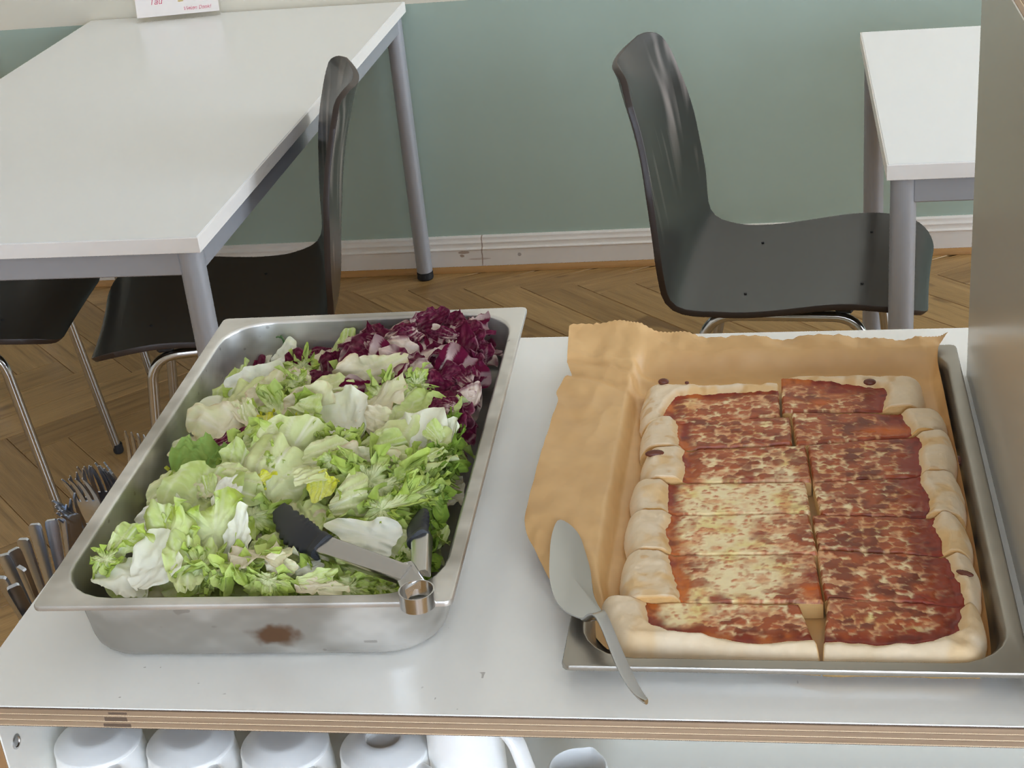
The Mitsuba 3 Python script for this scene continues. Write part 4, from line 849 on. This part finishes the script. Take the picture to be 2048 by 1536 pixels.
ROWS = '''frill,-0.5162,-0.0073,0.8946,115,40,14,0.075,0.081;white,-0.4893,-0.0363,0.8952,60,24,13,0.054,0.06;white,-0.5362,-0.0421,0.8885,140,12,-2,0.05,0.049;leaf,-0.4866,0.0097,0.8979,105,54,8,0.054,0.08;frill,-0.4517,0.0167,0.9006,85,52,-22,0.065,0.067;leaf,-0.4853,0.0689,0.8996,60,34,-14,0.074,0.081;rib,-0.4589,0.08,0.9025,-15,37,4,0.048,0.06;dark,-0.4996,0.1334,0.8988,70,15,-16,0.057,0.072;yellow,-0.5458,0.1226,0.8801,110,26,23,0.059,0.065;white,-0.5133,0.054,0.8941,20,46,-19,0.035,0.043;beige,-0.5489,0.1835,0.8794,120,47,-20,0.048,0.047;rib,-0.4057,0.0157,0.9027,90,40,-21,0.042,0.037;beige,-0.4049,-0.016,0.9007,15,14,21,0.052,0.056;frise,-0.4193,-0.037,0.897,10,15,27,0.054,0.057;frise,-0.3723,-0.0324,0.8978,30,16,26,0.076,0.077;frise,-0.3299,-0.0372,0.8944,0,21,-17,0.036,0.042;bright,-0.3789,0.0809,0.9055,80,54,11,0.036,0.034;bright,-0.4376,0.0906,0.9049,30,55,22,0.028,0.03;rib,-0.4266,0.111,0.9061,65,27,-8,0.076,0.092;frise,-0.3412,0.0916,0.9023,60,21,-20,0.073,0.076;frise,-0.2945,0.0907,0.8977,60,17,-11,0.079,0.091;frisedark,-0.2727,0.0472,0.891,100,39,-28,0.046,0.067;frisedark,-0.2714,0.0085,0.8907,80,42,-9,0.037,0.043;rib,-0.3088,0.1303,0.899,15,27,18,0.057,0.073;rib,-0.2822,0.1651,0.8938,60,34,-10,0.068,0.074;white,-0.319,0.1737,0.8994,100,34,11,0.059,0.061;white,-0.3901,0.1989,0.9043,110,16,27,0.078,0.098;beige,-0.3708,0.2382,0.9011,70,15,14,0.055,0.085;beige,-0.3569,0.1262,0.9042,0,49,-27,0.037,0.049;rib,-0.3875,0.1224,0.9066,10,47,-7,0.044,0.057;frill,-0.434,0.1472,0.9054,80,38,-27,0.072,0.054;bright,-0.4641,0.1999,0.9012,90,16,-18,0.034,0.033;bright,-0.4206,0.1812,0.9051,40,54,-17,0.035,0.035;leaf,-0.5386,0.3126,0.8787,80,46,24,0.046,0.063;white,-0.5067,0.3023,0.89,30,54,-9,0.051,0.053;beige,-0.5077,0.1969,0.8976,150,29,1,0.063,0.066;white,-0.543,0.2628,0.8829,150,47,-22,0.054,0.056;frise,-0.4561,0.2181,0.9011,60,45,17,0.067,0.061;beige,-0.4284,0.2223,0.9026,10,50,-26,0.044,0.06;leaf,-0.4449,0.4092,0.8727,80,54,-23,0.031,0.05;beige,-0.4646,0.4048,0.866,30,28,6,0.056,0.059;white,-0.509,0.3994,0.8655,70,53,-9,0.037,0.044;white,-0.3283,0.0262,0.8993,150,53,3,0.052,0.06;rib,-0.2996,0.0149,0.8972,-40,27,-10,0.052,0.054;leaf,-0.3343,-0.0089,0.8986,-20,21,-24,0.054,0.067;frise,-0.2988,0.0403,0.8975,70,20,11,0.047,0.057;frise,-0.3629,0.0258,0.902,80,56,-19,0.043,0.05;leaf,-0.3749,0.0565,0.9043,20,16,27,0.059,0.055;frise,-0.4362,0.0614,0.904,40,36,-5,0.054,0.056;rib,-0.5003,0.2656,0.8968,60,24,5,0.062,0.064;frise,-0.4958,0.3199,0.8853,70,49,-2,0.036,0.034;rib,-0.422,0.1502,0.9062,60,32,-25,0.066,0.071;beige,-0.4116,0.0666,0.9055,20,52,-26,0.04,0.045;leaf,-0.3118,0.2234,0.8977,40,35,19,0.064,0.065;leaf,-0.3467,0.2352,0.8998,60,19,13,0.053,0.06;frise,-0.3677,0.2552,0.9,80,54,7,0.035,0.047;beige,-0.3934,0.3021,0.8977,20,47,-22,0.056,0.063;frise,-0.2756,0.1347,0.8914,60,32,-20,0.045,0.052;frise,-0.2741,0.0896,0.8913,80,49,-11,0.031,0.042;white,-0.5571,0.4156,0.8479,100,33,28,0.038,0.042;frise,-0.5519,0.2597,0.8783,120,50,27,0.04,0.04;frise,-0.5082,0.0888,0.8975,100,33,-1,0.035,0.039;leaf,-0.4615,-0.0322,0.8972,100,18,-12,0.045,0.066;rib,-0.5209,0.083,0.8912,30,31,-20,0.05,0.051;frise,-0.4749,0.1556,0.9012,80,30,27,0.034,0.052;leaf,-0.4642,0.122,0.9026,60,54,7,0.045,0.044;frise,-0.3796,0.0109,0.902,60,35,-9,0.042,0.045;frise,-0.4306,-0.0402,0.8958,80,16,16,0.033,0.039;beige,-0.3853,-0.0281,0.8995,0,50,-8,0.024,0.027;white,-0.4307,0.008,0.9014,80,47,15,0.031,0.045;frise,-0.3219,0.0524,0.8995,30,43,9,0.048,0.054;rib,-0.3502,0.0669,0.9026,20,46,-8,0.037,0.044;leaf,-0.3438,0.1509,0.9024,10,44,-12,0.039,0.044;frise,-0.3768,0.1503,0.9056,40,34,15,0.045,0.046;beige,-0.4518,0.2702,0.899,0,43,-12,0.03,0.043;rib,-0.4188,0.2667,0.9002,10,54,8,0.04,0.048;beige,-0.4795,0.2629,0.8979,70,38,-27,0.048,0.047;frise,-0.3048,-0.0357,0.8936,0,15,10,0.023,0.027;frise,-0.3898,-0.0424,0.8953,0,23,8,0.025,0.042;beige,-0.3491,-0.0477,0.8923,0,17,8,0.022,0.042;frise,-0.4504,-0.0422,0.8947,30,23,-8,0.044,0.045;frise,-0.2809,0.084,0.8944,60,49,21,0.042,0.044;leaf,-0.4985,0.2133,0.898,40,43,27,0.043,0.044;radi,-0.4875,0.3652,0.8724,100,54,1,0.045,0.047;radi,-0.4478,0.3792,0.8743,90,36,-19,0.031,0.037;radi,-0.5571,0.4156,0.8479,95,49,24,0.03,0.043;radistripe,-0.4058,0.2637,0.9005,10,34,11,0.039,0.047;radi,-0.489,0.1725,0.8995,20,44,13,0.027,0.039;radistripe,-0.3488,0.2622,0.8987,-95,21,16,0.03,0.068;radi,-0.4542,0.3188,0.8878,0,38,9,0.024,0.039;radi,-0.3307,0.4157,0.8992,85,32,7,0.037,0.047;radi,-0.3624,0.4049,0.8994,20,47,8,0.046,0.062;radiarc,-0.3457,0.386,0.8995,0,44,-26,0.024,0.055;radi,-0.4087,0.417,0.8864,20,21,-3,0.06,0.072;radi,-0.4101,0.3674,0.8877,60,41,-16,0.059,0.062;radiwhite,-0.3707,0.3467,0.8996,-30,43,7,0.045,0.051;radi,-0.3677,0.3095,0.899,-20,16,-2,0.068,0.06;radiwhite,-0.346,0.2994,0.8982,20,24,-25,0.038,0.035;radiwhite,-0.3197,0.3616,0.8995,90,20,-10,0.014,0.041;radistripe,-0.3424,0.3563,0.8998,100,22,-17,0.024,0.042;radiwhite,-0.3273,0.3295,0.899,20,15,-2,0.045,0.044;radi,-0.2903,0.343,0.897,70,30,6,0.07,0.078;radi,-0.2845,0.3825,0.8942,30,39,-15,0.044,0.048;radistripe,-0.309,0.31,0.8975,45,52,-28,0.051,0.051;radi,-0.282,0.2901,0.8911,10,31,-12,0.042,0.057;radi,-0.3266,0.2746,0.8972,0,31,-22,0.044,0.042;radiwhite,-0.2797,0.2576,0.8906,80,49,-7,0.023,0.045;radi,-0.2902,0.2312,0.8958,20,16,6,0.06,0.059;radi,-0.2785,0.2215,0.8909,-50,18,3,0.057,0.06;radi,-0.4437,0.4194,0.8726,20,28,5,0.046,0.055;radi,-0.32,0.2905,0.8969,60,54,18,0.043,0.041;radi,-0.3694,0.3762,0.8992,-10,32,18,0.036,0.044;radistripe,-0.3816,0.3271,0.8986,50,41,-7,0.046,0.046;radi,-0.2816,0.3161,0.8922,80,20,5,0.037,0.057;radi,-0.3102,0.373,0.8993,30,38,26,0.046,0.046;radiwhite,-0.291,0.2617,0.8954,0,55,6,0.014,0.028;radi,-0.3401,0.3194,0.8988,0,29,22,0.041,0.039;radi,-0.4079,0.3288,0.8928,60,14,-22,0.052,0.06;radiwhite,-0.4011,0.3858,0.8898,-25,38,6,0.029,0.039;radistripe,-0.3087,0.4086,0.8991,-10,20,7,0.033,0.04;radi,-0.4791,0.4182,0.8652,0,51,-7,0.021,0.047;radi,-0.4168,0.4203,0.8828,10,32,-15,0.031,0.045;radi,-0.4578,0.4189,0.8673,15,26,26,0.035,0.042'''
for i, r in enumerate(ROWS.split(';')):
    q = r.split(','); v = [float(x) for x in q[1:]]
    salad_leaf(q[0], i * 5 + i // 7, v[:3], v[3], v[4], v[5], min(v[6] * 1.12, .084) * (.8 if q[0] == 'bright' else 1), min(v[7] * 1.12, .088) * (.8 if q[0] == 'bright' else 1), top=True)
rs = np.random.RandomState(77)
def heap(a, b):
    h = -.006 + .012 * math.exp(-((a - .17) / .09) ** 2 - ((b - .2) / .16) ** 2) - .022 * np.clip(1 - (a - .015) / .05, 0, 1) * (1 if b > .12 else .3) - .03 * np.clip((b - .36) / .1, 0, 1) * np.clip((.2 - a) / .08, 0, 1) - .010 * np.clip((.05 - b) / .04, 0, 1) + .004 * np.clip((a - .17) / .05, 0, 1) * np.clip((b - .36) / .06, 0, 1) - .004 * np.clip((a - .285) / .03, 0, 1)
    return HC + .066 + float(h)
# darker leaves packed along the right wall
for i in range(11):
    b = .045 + .235 * (i + .5 * rs.rand()) / 11; x_, y_ = ROT @ np.array([.284, b]) + [-.5665, -.083]
    salad_leaf('frisedark', i, (x_, y_, heap(.27, b) - .004), rs.uniform(40, 140), rs.uniform(20, 45), rs.uniform(-20, 20), rs.uniform(.030, .040), rs.uniform(.04, .055), top=True)
for i in range(9):
    b = .27 + .21 * (i + .5 * rs.rand()) / 9; x_, y_ = ROT @ np.array([.284, b]) + [-.5665, -.083]
    salad_leaf('radi', i + 3, (x_, y_, heap(.27, b) - .003), rs.uniform(40, 140), rs.uniform(15, 45), rs.uniform(-20, 20), rs.uniform(.034, .045), rs.uniform(.045, .06), top=True)
# a green shred stuck to the inside of the back wall
m_ = cat([tube(fillet([(0, 0, 0), (.002, 0, .006), (-.001, .0003, .013)], .004), .0011, 8), tube(fillet([(.001, 0, .006), (.005, .0002, .008), (.007, .0003, .006)], .003), .0008, 8), tube(fillet([(0, 0, .010), (-.004, .0002, .012), (-.006, .0002, .011)], .003), .0008, 8)])
xy_ = ROT @ np.array([.066, .5095]) + [-.5665, -.083]
prin('herb', '#41602f', .5)
solo('herb_shred', PLY(xf(m_, rotz(PTH, (xy_[0], xy_[1], HC + .040))), 'herb', smooth=40), 'tiny dark green herb shred stuck inside the back wall of the salad pan', 'herb')
# small torn scraps on top
for i in range(46):
    a, b = rs.uniform(.03, .295), rs.uniform(.03, .50)
    red = b - .36 > -.55 * (a - .22) + .02 and a > .10 or (b > .28 and a > .27)
    kd = ['radi', 'radi', 'radi', 'radiwhite', 'radistripe'][rs.randint(5)] if red else ['frise', 'rib', 'white', 'frill', 'leaf', 'beige', 'frise'][rs.randint(7)]
    x_, y_ = ROT @ np.array([a, b]) + [-.5665, -.083]
    salad_leaf(kd, rs.randint(99), (x_, y_, heap(a, b) + .010), rs.uniform(0, 360), rs.uniform(10, 60), rs.uniform(-35, 35), rs.uniform(.022, .038), rs.uniform(.028, .048), top=True)
# the leaves between and below, seen in the gaps
for layer, (dz, na, nb) in enumerate(((-.017, 7, 12), (-.028, 6, 10))):
    for i in range(na):
        for j in range(nb):
            a, b = .03 + .265 * (i + rs.rand()) / na, .03 + .47 * (j + rs.rand()) / nb
            red = b - .36 > -.55 * (a - .22) + .02 and a > .10 or (b > .28 and a > .27)
            kd = (['radi'] * 5 + ['radistripe', 'radiwhite'])[rs.randint(7)] if red else ['frise', 'leaf', 'rib', 'beige', 'white', 'rib', 'frill', 'leaf'][rs.randint(8)]
            x_, y_ = ROT @ np.array([a, b]) + [-.5665, -.083]
            salad_leaf(kd, rs.randint(99), (x_, y_, heap(a, b) + dz), rs.uniform(0, 360), rs.uniform(0, 28), rs.uniform(-15, 15), rs.uniform(.045, .065), rs.uniform(.05, .07))

# labels: which leaf of its kind, counted along the part of the pan where it lies
ORD = 'first second third fourth fifth sixth seventh eighth ninth tenth eleventh twelfth thirteenth fourteenth'.split()
DESC = {'frill': 'frilly green lettuce leaf', 'leaf': 'smooth green lettuce leaf', 'rib': 'pale ribbed lettuce piece', 'white': 'whitish lettuce piece', 'beige': 'beige lettuce piece', 'frise': 'curly endive piece',
        'frisedark': 'dark curly endive piece', 'radi': 'dark red radicchio leaf', 'radistripe': 'red-striped radicchio piece', 'radiwhite': 'white radicchio rib', 'bright': 'bright yellow lettuce leaf'}
def region(a, b):
    if b < .10: return 'from the left along the front rim of the salad pan', 0
    if b > .40: return 'from the left along the back wall of the salad pan', 0
    if a < .10: return 'from the front along the left wall of the salad pan', 1
    if a > .23: return 'from the front along the right wall of the salad pan', 1
    if b < .23: return 'from the left in the salad just behind the tongs', 0
    return 'from the left in the back half of the salad', 0
bins = {}
for key, kind, pb, top in LEAVES:
    if kind in DESC: bins.setdefault((kind, top) + region(*pb), []).append((key, pb))
for (kind, top, where, ax), items in bins.items():
    items.sort(key=lambda e: e[1][ax])
    for i, (key, pb) in enumerate(items):
        if top: labels[key] = {'label': ' '.join([ORD[i] if i < len(ORD) else str(i + 1) + 'th', DESC[kind], where]), 'category': labels[key]['category'], 'group': labels[key]['group']}
        else: labels[key].update(label='mostly buried ' + DESC[kind] + ' lying ' + where.split(' ', 3)[3], group=('buried ' + DESC[kind] + 's ' + where.split(' ', 3)[3]).replace('leafs', 'leaves'))

# ---------------------------------------------------------------- cutlery standing in cups at the worktop's left end
def cup(label, at, r, h):
    prof = [(r * .8, 0), (r * .86, .001), (r, h - .001), (r + .0012, h), (r - .0006, h), (r * .86 - .0012, .003)]
    solo('cutlery_cup', PLY(lathe(prof, at, 40), 'steel_cutlery', smooth=30), label, 'cup')
cup('steel cutlery cup behind the pan holding the forks', (-.675, .262, .6305), .036, .115)
cup('steel cutlery cup in front holding the knives', (-.672, .125, .6305), .036, .108)
def fork_mesh():
    o = []
    L, n = .165, 4; w = .0245
    body = Polygon([(0, -.0045), (.07, -.0035), (.098, -.0045), (.108, -.0100), (.118, -.0122), (.126, -.0122), (.126, .0122), (.118, .0122), (.108, .0100), (.098, .0045), (.07, .0035), (0, .0045)]).buffer(.0012).buffer(-.0010)
    for i in range(4):
        c = (i - 1.5) * .0069
        body = body.union(Polygon([(.124, c - .0022), (.158, c - .0016), (.166, c - .0004), (.166, c + .0004), (.158, c + .0016), (.124, c + .0022)]))
    m = trimesh.creation.extrude_polygon(body, .0019); m = m.subdivide_to_size(.012)
    v = np.array(m.vertices); x = v[:, 0]; v[:, 2] += .010 * np.sin(np.clip((x - .085) / .081, 0, 1) * np.pi) * -1 + .004 * np.sin(np.clip(x / .085, 0, 1) * np.pi); m.vertices = v
    return PLY(m, 'steel_cutlery', smooth=30)
def knife_mesh():
    P_ = Polygon([(0, -.0028), (.05, -.0038), (.099, -.0054), (.103, -.0048), (.104, -.0035), (.104, .0035), (.103, .0048), (.099, .0054), (.05, .0038), (0, .0028)]).buffer(.0008)
    m = trimesh.creation.extrude_polygon(P_, .0030); m = m.subdivide_to_size(.010)
    v = np.array(m.vertices); s_ = np.where(v[:, 2] > .0015, 1, -1); v[:, 2] = .0015 + s_ * (.0009 + .0012 * np.sqrt(np.clip(1 - (v[:, 1] / .0066) ** 2, 0, 1)) * (.6 + 4 * v[:, 0])); m.vertices = v
    return PLY(m, 'steel_cutlery', smooth=40)
FORK, KNIFE = fork_mesh(), knife_mesh()
def stand(name, shape, tip, base, length, roll, label, catg, group):
    tip, base = np.array(tip), np.array(base); ax = (tip - base) / np.linalg.norm(tip - base)
    up = -FW - ax * (-FW @ ax); up /= np.linalg.norm(up); sd = np.cross(up, ax)
    r = math.radians(roll); up, sd = up * math.cos(r) + sd * math.sin(r), sd * math.cos(r) - up * math.sin(r)
    M = np.eye(4); M[:3, 0], M[:3, 1], M[:3, 2] = ax, sd, up; M[:3, 3] = tip - ax * length
    key = thing(name, label, catg, group); scene[key] = {**shape, 'to_world': T(M)}
FB = (-.672, .268, .655)
for q_, (tip, roll) in enumerate(sorted((((-.672, .214, .838), 10), ((-.6695, .226, .840), -35), ((-.664, .234, .840), 5), ((-.650, .236, .838), 40), ((-.6445, .238, .836), 55), ((-.6635, .160, .838), 65), ((-.6585, .171, .838), -60), ((-.668, .166, .832), 80)), key=lambda e: -e[0][1])):
    stand('fork', FORK, tip, (FB[0] + (tip[0] - FB[0]) * .15, FB[1] + (tip[1] - FB[1]) * .15, FB[2]), .166, roll, ORD[q_] + ' steel fork from the back in the cup left of the salad pan', 'fork', 'forks in the cup left of the salad pan')
stand('fork', FORK, (-.6405, .299, .841), (-.668, .276, .66), .166, 15, 'single steel fork leaning away from the others towards the back, beside the pan rim', 'fork', None)
KB = (-.668, .128, .645)
for q_, (tip, roll) in enumerate(sorted((((-.684, .149, .827), 10), ((-.671, .156, .827), -10), ((-.660, .164, .826), 50), ((-.654, .167, .826), -40), ((-.686, .127, .825), 15), ((-.688, .109, .825), -30), ((-.695, .104, .823), 0), ((-.663, .076, .828), 40), ((-.682, .070, .822), 20), ((-.664, .055, .823), -20)), key=lambda e: -e[0][1])):
    d = np.array(tip) - KB
    stand('table_knife', KNIFE, tip, (KB[0] + d[0] * .2, KB[1] + d[1] * .2, KB[2]), .104, roll, ORD[q_] + ' knife from the back in the fan of handles left of the salad pan', 'knife', 'knives standing handle up in the cup')
for tip, roll in (((-.655, .026, .822), 0),):
    m = trimesh.creation.capsule(height=.11, radius=.0085, count=[16, 20]); m.apply_scale([1, .7, 1]); m.apply_transform(trimesh.transformations.rotation_matrix(math.pi / 2, [0, 1, 0]))
    stand('utensil_handle', PLY(m, 'black_plastic', smooth=True), tip, (-.669, .105, .66), .1185, 0, 'black plastic handle end sticking out beside the knives', 'handle', None)
sk = thing('shaker', 'glossy black rounded shaker top at the left corner of the worktop', 'shaker')
put('body', PLY(lathe([(.020, 0), (.0235, .002), (.0235, .108), (.0225, .110)], (-.672, .006, .6305), 40), 'black_plastic', smooth=30), sk)
prin('black_gloss', '#08080a', .08, clearcoat=.5)
put('lid', PLY(lathe([(.0225, .1102), (.0245, .112), (.0247, .130), (.0235, .140), (.0195, .147), (.012, .1510), (.004, .1522)], (-.672, .006, .6305), 40), 'black_gloss', smooth=40), sk)
